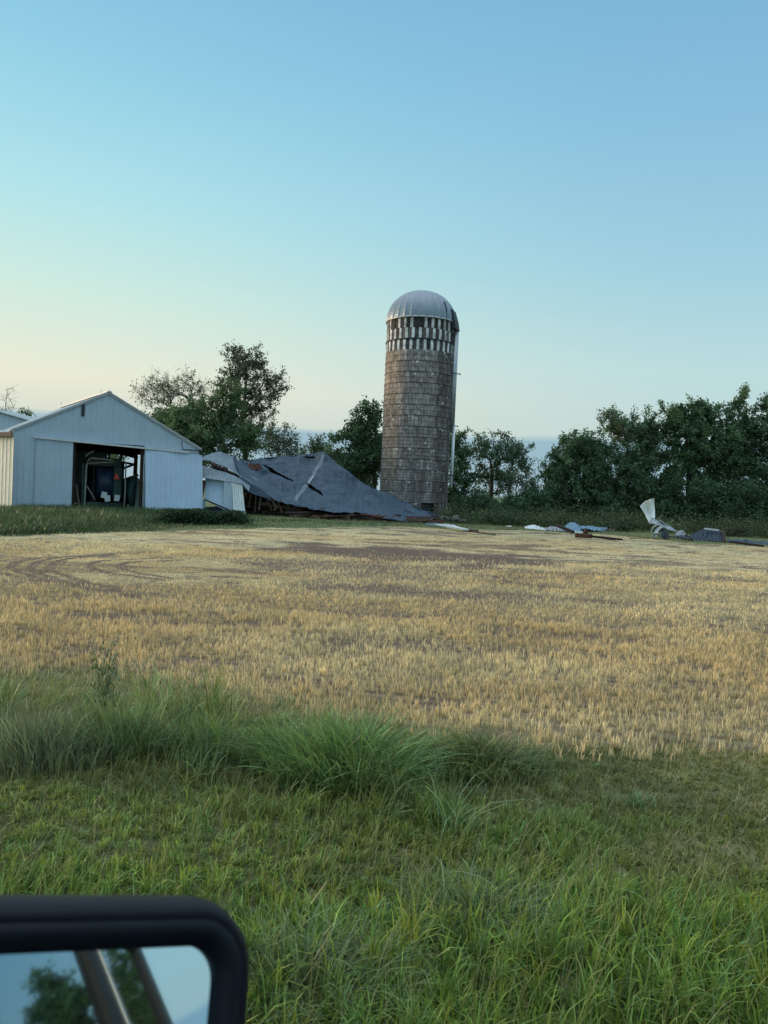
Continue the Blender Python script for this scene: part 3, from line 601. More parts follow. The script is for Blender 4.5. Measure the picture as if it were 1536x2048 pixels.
# tubular roll frame / tractor in front of it
s1 = 1.7; c = bal(200, 1020, s1); c.z = 0
pf = empty('pipe_frame', c, 'grey tubular canopy frame standing in the barn doorway', 'frame')
def pth(name, pts, r, s=s1): MB().tube([bal(a, b, s) for a, b in pts], r, 8).build(name, M['greypipe'], pf, True)
pth('post', [(168, 1024), (170, 985), (172, 940), (174, 925)], .055); pth('top_rail', [(174, 925), (178, 918), (184, 916), (206, 918), (228, 921)], .045)
pth('lower_rail', [(175, 927), (200, 925), (228, 925)], .035); pth('post', [(248, 1024), (250, 985), (252, 925)], .045)
pth('hoop', [(170, 920), (172, 912), (180, 905), (188, 902)], .05); pth('brace', [(174, 972), (190, 1000)], .03)
m = MB(); m.tube([bal(166, 925, 1.9), bal(165, 1024, 1.9)], .13, 8); m.build('upright', M['green_steel'], pf)
# combine-like dark machine deeper and leaning boards
c = bal(215, 1020, 7.5); c.z = 0
tr = empty('tractor', c, 'dark tractor cab deep inside the barn behind the baler', 'tractor')
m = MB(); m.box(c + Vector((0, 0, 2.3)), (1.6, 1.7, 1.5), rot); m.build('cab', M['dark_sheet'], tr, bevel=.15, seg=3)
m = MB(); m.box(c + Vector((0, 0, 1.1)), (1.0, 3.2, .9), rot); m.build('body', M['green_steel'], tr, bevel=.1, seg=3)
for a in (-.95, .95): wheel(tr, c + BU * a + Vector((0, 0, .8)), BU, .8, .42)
c = bal(272, 1024, 2.2); c.z = 0
hp = empty('hay_rake', c, 'upright dark green implement with folded tines just inside the right doorpost', 'farm machine')
m = MB(); m.tube([bal(265, 1020, 2.2), bal(262, 985, 2.2), bal(266, 955, 2.2), bal(276, 950, 2.2)], [.18, .26, .22, .1], 10); m.build('body', M['green_steel'], hp, True)
m = MB()
for k in range(7): m.tube([bal(262 + k * 2.5, 1022, 2.0), bal(264 + k * 2.3, 990, 2.2), bal(268 + k * 2.1, 948 + 2 * k, 2.4)], .035, 6)
m.build('tines', M['greypipe'], hp)
lb = MB().bar(bal(152, 968, 1.4), Z(bal(160, 1010, 1.2), .05), .22, .04).build('leaning_board', M['wood']); tag(lb, 'weathered board leaning just inside the left doorpost of the barn', 'board')
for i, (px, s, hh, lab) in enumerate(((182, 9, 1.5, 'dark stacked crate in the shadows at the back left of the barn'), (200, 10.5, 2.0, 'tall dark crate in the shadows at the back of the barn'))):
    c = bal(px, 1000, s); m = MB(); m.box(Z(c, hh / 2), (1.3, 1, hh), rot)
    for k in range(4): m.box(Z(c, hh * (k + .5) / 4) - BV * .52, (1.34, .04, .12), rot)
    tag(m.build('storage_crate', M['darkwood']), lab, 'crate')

# ------------------------------------------------------------------ silo
SX = P(825, 1035, 55); SC = Vector((SX.x, 55, 0)); SR = 2.40; SH = P(841, 648, 55).z; DOMEH = P(842, 583, 55).z - SH
silo = empty('silo', SC, 'tall concrete stave silo with a ribbed metal dome', 'silo')
NS = 62; rowh = .745; rows_z = [0]; z = SH
zs = []
while z > .2: zs.append(z); z -= rowh
zs.append(0.0); zs = zs[::-1]
V = []; Q = []; CL = []; r = random.Random(5); nb = 0
hole = P(857, 1026, 52.7)
holea = math.atan2(hole.y - SC.y, hole.x - SC.x)
dents = np.random.default_rng(3)
for ri in range(len(zs) - 1):
    top = len(zs) - 2 - ri
    for k in range(NS):
        a0 = (k + (.5 if ri % 2 else 0)) * 2 * math.pi / NS; a1 = a0 + 2 * math.pi / NS; am = (a0 + a1) / 2
        da = (am - holea + math.pi) % (2 * math.pi) - math.pi
        if abs(da) < .17 and zs[ri] < 1.0: continue
        v = r.uniform(.80, 1.2); base = Vector((.285, .252, .235)) * v; lift = 0
        if r.random() < .05: base = base * 1.35
        # dark run-down stain on the right face and darker tone low down
        ca = (math.degrees(am) + 360) % 360
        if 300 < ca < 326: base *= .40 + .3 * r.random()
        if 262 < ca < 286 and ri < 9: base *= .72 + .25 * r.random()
        if 195 < ca < 236: base = Vector((base.x * 1.15, base.y * 1.09, base.z * .98))  # left face warmer and lighter, sunlight put into the colour
        if top == 0: base = (Vector((.62, .60, .58)) * r.uniform(.7, 1.1)) if k % 2 and r.random() < .92 else Vector((.06, .055, .05))
        if top == 1: base = (Vector((.76, .76, .74)) * r.uniform(.75, 1.1)) if k % 2 and r.random() < .88 else Vector((.10, .085, .08)) * r.uniform(.6, 1.8)
        if top == 2: base = Vector((.80, .80, .78)) * r.uniform(.85, 1.05) if k % 2 else Vector((.075, .075, .075)) * r.uniform(.7, 1.4)
        wht = top < 3 and k % 2
        gz = .003; ga = (a1 - a0) * (.16 if wht else .04)
        R1 = SR + (-.01 if top < 3 and not (k % 2) else .02)
        z0, z1 = zs[ri] + gz, zs[ri + 1] - gz
        if wht and top == 0: z1 -= .02
        ri0 = SR - .035
        b = len(V)
        for RR, aa, bb, za, zb_ in ((R1, a0 + ga, a1 - ga, z0 + .006, z1 - .006), (ri0, a0, a1, zs[ri], zs[ri + 1])):
            for (a, zz) in ((aa, za), (bb, za), (bb, zb_), (aa, zb_)): V.append((SC.x + RR * math.cos(a), SC.y + RR * math.sin(a), zz))
        Q += [(b, b + 1, b + 2, b + 3)] + [(b + 4 + i, b + 4 + (i + 1) % 4, b + (i + 1) % 4, b + i) for i in range(4)]
        if top >= 3 and r.random() < .30:
            ww = (a1 - a0) * r.uniform(.25, .8); wa = a0 + r.uniform(.05, .2) * (a1 - a0); hh_ = r.uniform(.04, .16); zt_ = z1 - .01 if r.random() < .6 else r.uniform(z0 + .2, z1); q0 = len(V)
            for (a, zz) in ((wa, zt_ - hh_), (wa + ww, zt_ - hh_ * r.uniform(.3, 1)), (wa + ww, zt_), (wa, zt_)): V.append((SC.x + (R1 + .004) * math.cos(a), SC.y + (R1 + .004) * math.sin(a), zz))
            Q.append((q0, q0 + 1, q0 + 2, q0 + 3)); CHIP = True
        else: CHIP = False
        stain = .75 + .35 * float(fbm(am * 3, zs[ri] * .3, 5, 3))
        CL += [tuple(base * stain)] * 4 + [(.15, .14, .13) if top >= 3 else (.045, .045, .045)] * 4
        if CHIP: CL += [(.60, .59, .57)] * 4
mk('stave_wall', V, Q, mat=colmat('concrete_staves', .92, .45, 3.5, .6, 14, .2), parent=silo, col=np.array(CL))
# inner liner, closes the cylinder behind the hole
m = MB(); m.tube([SC + Vector((0, 0, .02)), SC + Vector((0, 0, SH))], SR - .25, 40, cap=False); m.build('liner', M['dtrim'], silo, True)
def ringmb(zc, rr, t, h, n=64):
    V = []; Q = []
    for k in range(n):
        a = 2 * math.pi * k / n
        for dr, dz in ((0, -h), (t, -h), (t, h), (0, h)): V.append((SC.x + (rr + dr) * math.cos(a), SC.y + (rr + dr) * math.sin(a), zc + dz))
    for k in range(n):
        k2 = (k + 1) % n
        for i in range(4): j = (i + 1) % 4; Q.append((k * 4 + i, k2 * 4 + i, k2 * 4 + j, k * 4 + j))
    return MB().add(V, Q)
zr = []
for i in range(1, len(zs) - 3):
    sub = 2 if zs[i] > 6 else (3 if zs[i] > 3 else 4)
    for q in range(sub): zr.append(zs[i] + (q / sub - .0) * rowh if zs[i] < SH - 2.3 else None)
zr = [z for z in zr if z and z < SH - 2.2]
for i, z in enumerate(zr):
    big = abs(((z - zs[1]) / rowh) - round((z - zs[1]) / rowh)) < .05
    ringmb(z, SR + .028, .012 + .01 * big, .008 + .009 * big).build('hoop', M['dtrim'] if big else M['brown'], silo, True)
for z in (SH - 2 * rowh, SH - .01): ringmb(z, SR + .03, .035, .045).build('hoop', M['dtrim'], silo, True)
# dome: ribbed panels
NP = 30; V = []; Q = []; UVs = []; n = NP * 4; K = 14
for j in range(K + 1):
    t = j / K * math.pi / 2
    for k in range(n):
        a = 2 * math.pi * k / n; rib = (.045 if k % 4 == 0 else 0) * math.cos(t) ** .5
        rr = (SR + .07) * math.cos(t) ** .92 + rib if j < K else .02; V.append((SC.x + rr * math.cos(a), SC.y + rr * math.sin(a), SH - .02 + DOMEH * math.sin(t))); UVs.append((a * SR, t * SR))
for j in range(K):
    for k in range(n): k2 = (k + 1) % n; Q.append((j * n + k, j * n + k2, (j + 1) * n + k2, (j + 1) * n + k))
solid(mk('dome', V, Q, mat=M['dome'], parent=silo, uv=UVs), .01)
ringmb(SH + .0, SR + .05, .05, .06).build('dome_rim', M['steel'], silo, True)
def sp(deg, rr, z): a = math.radians(deg); return SC + Vector((rr * math.cos(a), rr * math.sin(a), z))
# dark hood over the chute at the right of the dome
hoodV = []; 
for d in (328, 352):
    for rr, z in ((SR + .02, SH - .5), (SR + .36, SH - .5), (SR + .26, SH + .1), (SR + .02, SH + .85), (SR - .3, SH + .8)): hoodV.append(sp(d, rr, z))
mk('hood', hoodV, [(1, 2, 7, 6), (2, 3, 8, 7), (3, 4, 9, 8), (4, 0, 5, 9), (0, 1, 6, 5), (0, 1, 2, 4), (2, 3, 4, 4), (5, 9, 7, 6), (7, 9, 8, 8)][:5], [(0, 2, 1), (0, 4, 2), (4, 3, 2), (5, 6, 7), (5, 7, 9), (9, 7, 8)], M['dtrim'], silo)
MB().tube([sp(312, SR + .1, SH - .1), sp(312, SR + .05, SH + .75), sp(312, SR - .2, SH + 1.25)], .035, 6).build('vent_pipe', M['dtrim'], silo)
# half-round chute shell, ladder, fill pipe
V = []; Q = []; n = 10; z0, z1 = 6.2, SH - .4
for j, z in enumerate((z0, z1)):
    for k in range(n + 1):
        a = -math.pi * .5 + math.pi * k / n; loc = Vector((SR + .02 + .27 * math.cos(a), .34 * math.sin(a), 0)); loc.rotate(Matrix.Rotation(R(352), 3, 'Z')); V.append(SC + loc + Vector((0, 0, z)))
Q = [(k, k + 1, n + 1 + k + 1, n + 1 + k) for k in range(n)]
solid(mk('chute', V, Q, mat=M['steel'], parent=silo, smooth=True), .02)
MB().tube([sp(350, SR + .26, 2.35), sp(350, SR + .26, 6.7)], .11, 14).build('fill_pipe', pmat('white_pipe', (.78, .8, .82), .45, 0, .1, 3), silo, True)
m = MB()
for d in (327, 332): m.tube([sp(d, SR + .12, .6), sp(d, SR + .12, SH - .3)], .022, 6)
for k in range(42): m.tube([sp(327, SR + .12, .7 + k * .31), sp(332, SR + .12, .7 + k * .31)], .014, 5)
m.build('ladder', M['dtrim'], silo)
for z in (3.2, 6.65, 10.3):
    m = MB(); m.tube([sp(335, SR, z), sp(345, SR + .6, z)], .035, 6); m.tube([sp(345, SR + .6, z), sp(353, SR + .5, z)], .03, 6); m.build('bracket', M['dtrim'], silo)
for zz, dd in ((.0, 0),):
    pass

# ------------------------------------------------------------------ collapsed barn
col = empty('collapsed_barn', P(650, 1030, 48) * Vector((1, 1, 0)) if False else Vector((P(650, 1030, 48).x, 48, 0)), 'collapsed barn with its blue grey metal roof lying on the wreckage beside the silo', 'barn')
def lerp_poly(pts, t):
    """pts [(px,py,D)] sampled by fraction of horizontal run"""
    d = [0]
    for a, b in zip(pts[:-1], pts[1:]): d.append(d[-1] + math.hypot(b[0] - a[0], b[1] - a[1]))
    s = t * d[-1]
    for i in range(len(pts) - 1):
        if s <= d[i + 1] + 1e-6:
            f = (s - d[i]) / (d[i + 1] - d[i]); return tuple(pts[i][q] * (1 - f) + pts[i + 1][q] * f for q in range(3))
    return pts[-1]
def inside(x, y, poly):
    c = False; j = len(poly) - 1
    for i in range(len(poly)):
        if (poly[i][1] > y) != (poly[j][1] > y) and x < (poly[j][0] - poly[i][0]) * (y - poly[i][1]) / (poly[j][1] - poly[i][1]) + poly[i][0]: c = not c
        j = i
    return c
def patch(name, top, bot, mat, parent, nu=60, nv=24, holes=(), sag=.0, wob=.04, seed=1, th=.02, edge=.0, corr=0, per=7, seams=None):
    V = []; uv = []; PX = []
    for j in range(nv + 1):
        for i in range(nu + 1):
            a = lerp_poly(top, i / nu); b = lerp_poly(bot, i / nu); t = j / nv
            px = a[0] * (1 - t) + b[0] * t; py = a[1] * (1 - t) + b[1] * t; D = a[2] * (1 - t) + b[2] * t + sag * math.sin(math.pi * t)
            p = P(px, py, D); w_ = wob * (float(fbm(p.x * 1.1, D * .7 + p.z, seed, 3)) - .5) * 2
            if j == nv: w_ += edge * (float(vnoise(p.x * 3, 0, seed + 5)) - .5)
            w_ += wob * 1.2 * (.5 - abs(float(vnoise(p.x * .55 + D * .4, D * .55 - p.z, seed + 9)) - .5) * 2)
            cr = corr * max(0, math.cos(2 * math.pi * i / per)) ** 2
            p = p + Vector((0, -w_ - cr, w_ * .6 + cr * .5)); p.z = max(p.z, .03); V.append(p); PX.append((px, py))
    pa = P(*lerp_poly(top, 0)); pb = P(*lerp_poly(top, 1)); pc = P(*lerp_poly(bot, 1)); LL = max((pb - pa).length, 1); LV = (pc - pb).length
    uv = [((i / nu) * LL, (j / nv) * 5) for j in range(nv + 1) for i in range(nu + 1)]
    Q = []
    for j in range(nv):
        for i in range(nu):
            q = (j * (nu + 1) + i, (j + 1) * (nu + 1) + i, (j + 1) * (nu + 1) + i + 1, j * (nu + 1) + i + 1)
            cx = sum(PX[k][0] for k in q) / 4; cy = sum(PX[k][1] for k in q) / 4
            if any(inside(cx, cy, h) for h in holes): continue
            Q.append(q)
    if seams:
        sg, sw = seams; mi = []
        for q in Q:
            cx = sum(PX[k][0] for k in q) / 4; cy = sum(PX[k][1] for k in q) / 4; dm = 99
            for (ax, ay), (bx, by) in zip(sg[:-1], sg[1:]):
                t = max(0, min(1, ((cx - ax) * (bx - ax) + (cy - ay) * (by - ay)) / ((bx - ax) ** 2 + (by - ay) ** 2))); dm = min(dm, math.hypot(cx - ax - t * (bx - ax), cy - ay - t * (by - ay)))
            mi.append(1 if dm < sw else 0)
        return solid(mk(name, V, Q, mats=[mat, M['seamm']], midx=mi, parent=parent, uv=uv), th)
    return solid(mk(name, V, Q, mat=mat, parent=parent, uv=uv), th)
seam = [(646, 915), (637, 932), (628, 948), (619, 963), (606, 980), (592, 1000)]
topm = [(479, 923, 53.5), (557, 913, 53.5), (600, 909, 53), (648, 907, 52.5), (680, 932, 52), (712, 958, 51.5), (757, 981, 51), (817, 1008, 50), (868, 1031, 47.3)]
botm = [(486, 979, 49.4), (536, 1000, 48.2), (564, 1009, 47.4), (606, 1013, 46.7), (640, 1022, 46), (669, 1028, 45.4), (711, 1027, 45.8), (796, 1043, 45.8), (862, 1047, 46.2)]
holes = [[(492, 926), (519, 928), (526, 941), (514, 943), (500, 936)], [(522, 930), (545, 939), (588, 962), (584, 964), (545, 947)], [(612, 966), (622, 969), (640, 982), (650, 994), (636, 987), (617, 975)], [(602, 915), (612, 912.5), (630, 913), (628, 916.5)]]
patch('dark_underlay', [(x, y + 5, d + .9) for x, y, d in topm], [(x, y - 4, d + 1.0) for x, y, d in botm], M['darkwood'], col, 40, 8, sag=.5, wob=.05, seed=2)  # dark sheet added under the roof so the holes look shaded
patch('fallen_roof', topm, botm, M['roofm'], col, 190, 64, holes, sag=.5, wob=.20, seed=3, edge=.2, corr=.025, per=6, seams=(seam, 3.2))
# far slope, behind the ridge
topb = [(x, y + .5, d + .02) for x, y, d in topm]; botb = [(x + 10, max(y + 35, 985), 57.0) for x, y, d in topm[:-1]] + [(880, 1030, 51.5)]
patch('rear_roof', topb, botb, M['roofm'], col, 40, 10, sag=0, wob=.1, seed=5)
# light lap joint strip running down the sheet
def strip(name, pts, wpx, mat, off=.08):
    top = [(x - wpx / 2, y, d - off) for x, y, d in pts]; bot = [(x + wpx / 2, y + 1, d - off) for x, y, d in pts]
    return patch(name, top, bot, mat, col, 30, 2, wob=.02, seed=9, th=.015)
def on_roof(px, py, off=.12):
    """distance of the fallen roof as seen at a place"""
    best = None
    for i in range(0, 101):
        a = lerp_poly(topm, i / 100); b = lerp_poly(botm, i / 100)
        for j in range(0, 21):
            t = j / 20; x = a[0] * (1 - t) + b[0] * t; y = a[1] * (1 - t) + b[1] * t; dd = (x - px) ** 2 + (y - py) ** 2
            if best is None or dd < best[0]: best = (dd, a[2] * (1 - t) + b[2] * t + .5 * math.sin(math.pi * t))
    return best[1] - off
strip('bent_edge', [(x, y, on_roof(x, y, .25)) for x, y in ((806, 1014), (815, 1018), (826, 1024))], 3, M['seamm'])
strip('bent_edge', [(x, y, on_roof(x, y, .25)) for x, y in ((626, 952), (621, 959), (617, 965))], 2.5, M['roofl'])
# folded sheet on the left
patch('folded_sheet', [(397, 919, 48.2), (416, 911, 48.6), (436, 905, 49), (452, 909, 49.3), (468, 914, 49.6), (480, 924, 50)],
      [(401, 921, 47.8), (421, 923, 47.4), (452, 935, 47.2), (480, 952, 47.4), (530, 985, 47.8), (556, 1003, 47.2)], M['foldm'], col, 60, 18, sag=.2, wob=.12, seed=12)
patch('folded_sheet', [(468, 914, 49.6), (480, 924, 50), (495, 938, 50), (512, 950, 49.7), (540, 972, 49)], [(480, 952, 47.4), (500, 966, 47.4), (520, 978, 47.2), (540, 992, 47.2), (560, 1006, 47)], M['roofm'], col, 40, 14, sag=-.1, wob=.12, seed=13)
patch('lower_sheet', [(386, 928, 47.6), (420, 936, 47.2), (452, 944, 46.9), (478, 957, 46.8), (500, 972, 46.8)], [(388, 954, 46.6), (413, 956, 46.2), (450, 961, 46.2), (484, 968, 46.2), (498, 985, 46.4)], M['foldm'], col, 44, 12, wob=.1, seed=14)
patch('lower_sheet', [(478, 953, 47.4), (500, 968, 47.2), (530, 985, 47)], [(484, 975, 46.9), (510, 990, 46.9), (542, 1000, 46.9)], M['roofm'], col, 24, 8, wob=.12, seed=15)
# rafters showing between the sheets
for i in range(11):
    px = 424 + i * 5.2; py = 927 + i * 2.4
    MB().bar(P(px, py, 49.2), P(px + 4, py + 9 + (i % 3), 47.9), .12, .16).build('rafter', M['redwood'], col)
for (x0_, y0_) in ((494, 925), (501, 926), (508, 927), (515, 928)):
    MB().bar(P(x0_, y0_, on_roof(x0_, y0_, -.25)), P(x0_ + 9, y0_ + 15, on_roof(x0_ + 9, y0_ + 15, -.25)), .12, .16).build('rafter', M['redwood'], col)
# walls still half standing
def wallp(name, p4, D, mat, dd=.0):
    return patch(name, [(p4[0][0], p4[0][1], D + dd), (p4[1][0], p4[1][1], D + dd)], [(p4[3][0], p4[3][1], D), (p4[2][0], p4[2][1], D)], mat, col, 16, 6, wob=.03, seed=int(p4[0][0]))
wallp('wall_sheet', [(411, 955), (446, 958), (446, 1018), (409, 1000)], 46.3, M['white2'], .3)
wallp('wall_sheet', [(447, 962), (463, 963), (467, 1025), (446, 1019)], 46.2, M['white'], .1)
wallp('wall_sheet', [(464, 963), (484, 967), (491, 1028), (467, 1025)], 46.0, M['bright'], .3)
wallp('wall_sheet', [(395, 996), (412, 1001), (410, 1017), (396, 1012)], 46.2, M['white'], .05)
wallp('wall_sheet', [(398, 1016), (445, 1012), (452, 1032), (398, 1032)], 46.5, M['dark_sheet'], .05)
wallp('rusty_panel', [(389, 958), (413, 961), (406, 996), (394, 993)], 46.1, M['redwood'], .05)
MB().bar(P(409, 999, 45.9), P(458, 1020, 45.9), .07, .09).build('pole', M['dtrim'], col)
MB().bar(P(383, 926, 46.6), P(389, 932, 46.4), .05).build('brace', M['dtrim'], col)
# broken timber packed under the edge of the roof
rr = random.Random(8)
for i in range(64):
    t = rr.random(); b = lerp_poly(botm, t); d = b[2] + rr.uniform(-.1, 1.2); x = P(b[0], b[1], d).x; zt = max(P(b[0], b[1], d).z, .25)
    z0 = rr.uniform(.05, zt * .85); L = rr.uniform(.8, 2.8); a = rr.gauss(0, .35); y = d
    MB().bar((x - L / 2 * math.cos(a), y - L / 2 * math.sin(a), max(.06, z0 + rr.gauss(0, .12))), (x + L / 2 * math.cos(a), y + L / 2 * math.sin(a), max(.06, z0 + rr.gauss(0, .12))), rr.uniform(.05, .16), rr.uniform(.04, .2), rr.uniform(-.6, .6)).build('broken_timber', rr.choice([M['redwood'], M['darkwood'], M['wood'], M['darkwood']]), col)
patch('dark_backing', [(486, 975, 50.2), (560, 1003, 49.6), (640, 1018, 49)], [(486, 1030, 50), (560, 1034, 49.4), (640, 1036, 48.8)], M['darkwood'], col, 30, 6, wob=.08, seed=19)  # added dark sheet, keeps the gaps under the roof from showing daylight
m = MB(); p0 = P(495, 1020, 50.2); p1 = P(800, 1030, 48.5); m.bar(Z(p0, .45), Z(P(640, 1020, 49.5), .5), .3, .9); m.bar(Z(P(640, 1020, 49.5), .3), Z(p1, .2), .3, .5); m.build('sill_timber', M['darkwood'], col)
for i in range(12):
    x = 372 + i * 10; a = P(x + 120, 985 + i * 2, 47.6); MB().bar(a, Z(a + Vector((rr.uniform(-.4, .6), rr.uniform(-.8, .2), 0)), rr.uniform(.05, .5)), .07, .12).build('broken_timber', rr.choice([M['wood'], M['redwood']]), col)

# ------------------------------------------------------------------ loose wreckage on the field edge
def crumple(name, label, cat, top, bot, mat, nu=24, nv=10, wob=.1, seed=1, th=.015, group=None, sag=0):
    o = patch(name, top, bot, mat, None, nu, nv, wob=wob, seed=seed, th=th, sag=sag, corr=.07, per=4); tag(o, label, cat, group); return o
def g3(px, py, lift=0.0):
    p = G(px, py); return (px, py, p.y)
def board(label, a, b, wd, ht, mat, name='board', z=(0, 0), group='loose boards and poles at the field edge'):
    A_ = G(*a); B_ = G(*b); A_.z = ht / 2 + .03 + z[0]; B_.z = ht / 2 + .03 + z[1]
    o = MB().bar(A_, B_, wd, ht).build(name, mat); tag(o, label, 'board', group); return o
DG = 'loose metal sheets thrown across the field edge'
crumple('metal_sheet', 'crumpled pale blue sheet at the tip of the fallen roof', 'metal sheet', [(852, 1048, 46), (870, 1047, 46), (886, 1052, 45.5)], [(850, 1054, 43.5), (872, 1056, 43), (892, 1059, 42)], M['tarp'], wob=.3, seed=21, group=DG)
board('long white board lying in front of the silo', (875, 1056), (930, 1066), .35, .08, M['paleboard'], z=(.12, .1))
board('brown board at the right end of the long white board', (928, 1063), (948, 1066), .5, .10, M['wood'], z=(.05, .02))
board('thin grey pole half buried in stubble right of the white board', (945, 1066), (990, 1072), .07, .06, M['wood'], 'pole')
board('white board behind the long white board at the silo foot', (890, 1050), (915, 1056), .25, .05, M['paleboard'])
def rubble(label, px, py, n, rad, seed):
    c = G(px, py); e = empty('rubble_pile', (c.x, c.y, 0), label, 'rubble'); r = random.Random(seed)
    for k in range(n):
        s = r.uniform(.12, .42); q = Vector((c.x + r.gauss(0, rad), c.y + r.gauss(0, rad * .6), s * .35 + r.random() * .25))
        MB().box(q, (s * 1.3, s, s * .7), Matrix.Rotation(r.uniform(0, 6), 3, 'Z') @ Matrix.Rotation(r.uniform(-.4, .4), 3, 'X')).build('concrete_chunk', M['concrete'], e, bevel=.03)
rubble('heap of broken grey concrete at the right foot of the silo', 903, 1046, 14, .45, 2)
board('brown plank behind the concrete heap beside the silo', (905, 1040), (930, 1041), .25, .35, M['wood'])
crumple('metal_sheet', 'white crumpled sheet lying left of the blue heap', 'metal sheet', [(1047, 1055, 47), (1070, 1055, 47), (1092, 1056, 47)], [(1050, 1063, 45), (1070, 1065, 44.5), (1090, 1068, 43.5)], M['bright'], wob=.2, seed=22, group=DG)
board('long thin brown pole behind the white and blue sheets', (1046, 1052), (1105, 1052), .12, .1, M['redwood'], 'pole', z=(.35, .45))
crumple('metal_sheet', 'grey bent sheet between the white sheet and the blue heap', 'metal sheet', [(1088, 1058, 46), (1112, 1051, 46.4), (1132, 1049, 46.4)], [(1090, 1066, 43.8), (1112, 1067, 43.2), (1134, 1067, 43.2)], M['roofl'], wob=.4, seed=23, group=DG)
crumple('metal_sheet', 'blue heaped sheet folded to a peak in the middle of the debris', 'metal sheet', [(1128, 1052, 46), (1138, 1046, 46), (1148, 1047, 46), (1160, 1056, 46)], [(1124, 1068, 43.2), (1138, 1068, 43), (1150, 1067, 43.2), (1168, 1064, 44.2)], M['tarp'], wob=.35, seed=24, group=DG, sag=-.3)
crumple('metal_sheet', 'flat blue grey sheet stretching right of the blue heap', 'metal sheet', [(1156, 1051.5, 47.5), (1180, 1053, 48), (1212, 1056, 49)], [(1160, 1064, 44.2), (1185, 1063, 44.8), (1208, 1061, 46.3)], M['tarp'], wob=.3, seed=25, group=DG)
crumple('metal_sheet', 'small white scrap below the blue heap', 'metal sheet', [(1142, 1065, 43.5), (1165, 1066, 43.8)], [(1146, 1070, 42.3), (1166, 1070, 42.3)], M['bright'], 12, 5, wob=.1, seed=26, group=DG)
# dark red piece of iron and its pole
c = G(1165, 1078); e = empty('broken_hitch', (c.x, c.y, 0), 'dark red broken iron piece with a long pole lying on the stubble', 'farm part')
MB().bar(Z(G(1152, 1077), .15), Z(G(1182, 1080), .18), .22, .2).build('beam', M['rust'], e, bevel=.03)
lathe_x(Z(G(1171, 1076), .28), (0, 1, 0), [(-.14, .02), (-.12, .11), (.08, .13), (.12, .02)], 14).build('hub', M['rust'], e)
MB().tube([Z(G(1182, 1080), .17), Z(G(1245, 1083), .08)], .055, 8).build('pole', M['darkwood'], e)
# curled upright sheet
CGp = G(1312, 1078); D0 = CGp.y
e = empty('twisted_sheet', (CGp.x, D0, 0), 'tall twisted white metal sheet standing up from the debris', 'metal sheet', DG)
patch('upright_fan', [(1279, 1013, D0), (1290, 1003, D0 + .35), (1299, 999, D0 + .1), (1307, 998, D0 + .5)], [(1299, 1048, D0 + .1), (1302, 1043, D0 + .3), (1305, 1040, D0 + .2), (1309, 1036, D0 + .4)], M['fan'], e, 60, 16, wob=.03, seed=31, th=.012, sag=.25, corr=.06, per=15)
patch('twisted_neck', [(1302, 1036, D0 + .2), (1318, 1041, D0 + .4), (1334, 1052, D0 + .8), (1352, 1062, D0 + 1)], [(1299, 1046, D0 - .1), (1312, 1049, D0 - .1), (1330, 1056, D0 + .3), (1346, 1066, D0 + .8)], M['roofl'], e, 30, 8, wob=.12, seed=32)
def curl(px, py, D, rad, a0, a1, wid, tw, mat, n=22, m_=5):
    c_ = P(px, py, D); V = []
    for i in range(n + 1):
        t = i / n; a = math.radians(a0 + (a1 - a0) * t); rr_ = rad * (1 - .35 * t)
        for j in range(m_ + 1):
            u = (j / m_ - .5) * wid * (1 - .3 * t); V.append(c_ + Vector((rr_ * math.cos(a) + u * tw, u + .05 * math.sin(6 * t), rr_ * math.sin(a) + .03 * math.cos(j * 3.1))))
    return solid(mk('curled_strip', V, [(i * (m_ + 1) + j, i * (m_ + 1) + j + 1, (i + 1) * (m_ + 1) + j + 1, (i + 1) * (m_ + 1) + j) for i in range(n) for j in range(m_)], mat=mat, parent=e, uv=[(j * .12, i * .1) for i in range(n + 1) for j in range(m_ + 1)]), .01)
curl(1318, 1072, D0 + .1, .60, 95, 185, .5, .35, M['fan']); curl(1326, 1078, D0 - .1, .62, 100, 172, .35, -.3, M['bright']); curl(1310, 1078, D0 - .3, .34, 20, 110, .3, .5, M['foldm']); curl(1338, 1066, D0, .42, 190, 275, .35, .3, M['dark_sheet']); curl(1330, 1082, D0 - .2, .50, 80, 140, .3, .6, M['foldm'])
patch('bent_rail', [(1318, 1038, D0 + .6), (1336, 1050, D0 + .8), (1354, 1061, D0 + 1)], [(1318, 1041, D0 + .6), (1336, 1053, D0 + .8), (1354, 1064, D0 + 1)], M['steel'], e, 12, 2, wob=.01, seed=35)
crumple('metal_sheet', 'pale scrap between the twisted sheet and the dark heap', 'metal sheet', [(1352, 1065, 43.5), (1362, 1064, 43.5), (1372, 1067, 43)], [(1352, 1071, 42.2), (1362, 1073, 41.8), (1374, 1075, 41)], M['roofl'], 14, 6, wob=.35, seed=36, group=DG)
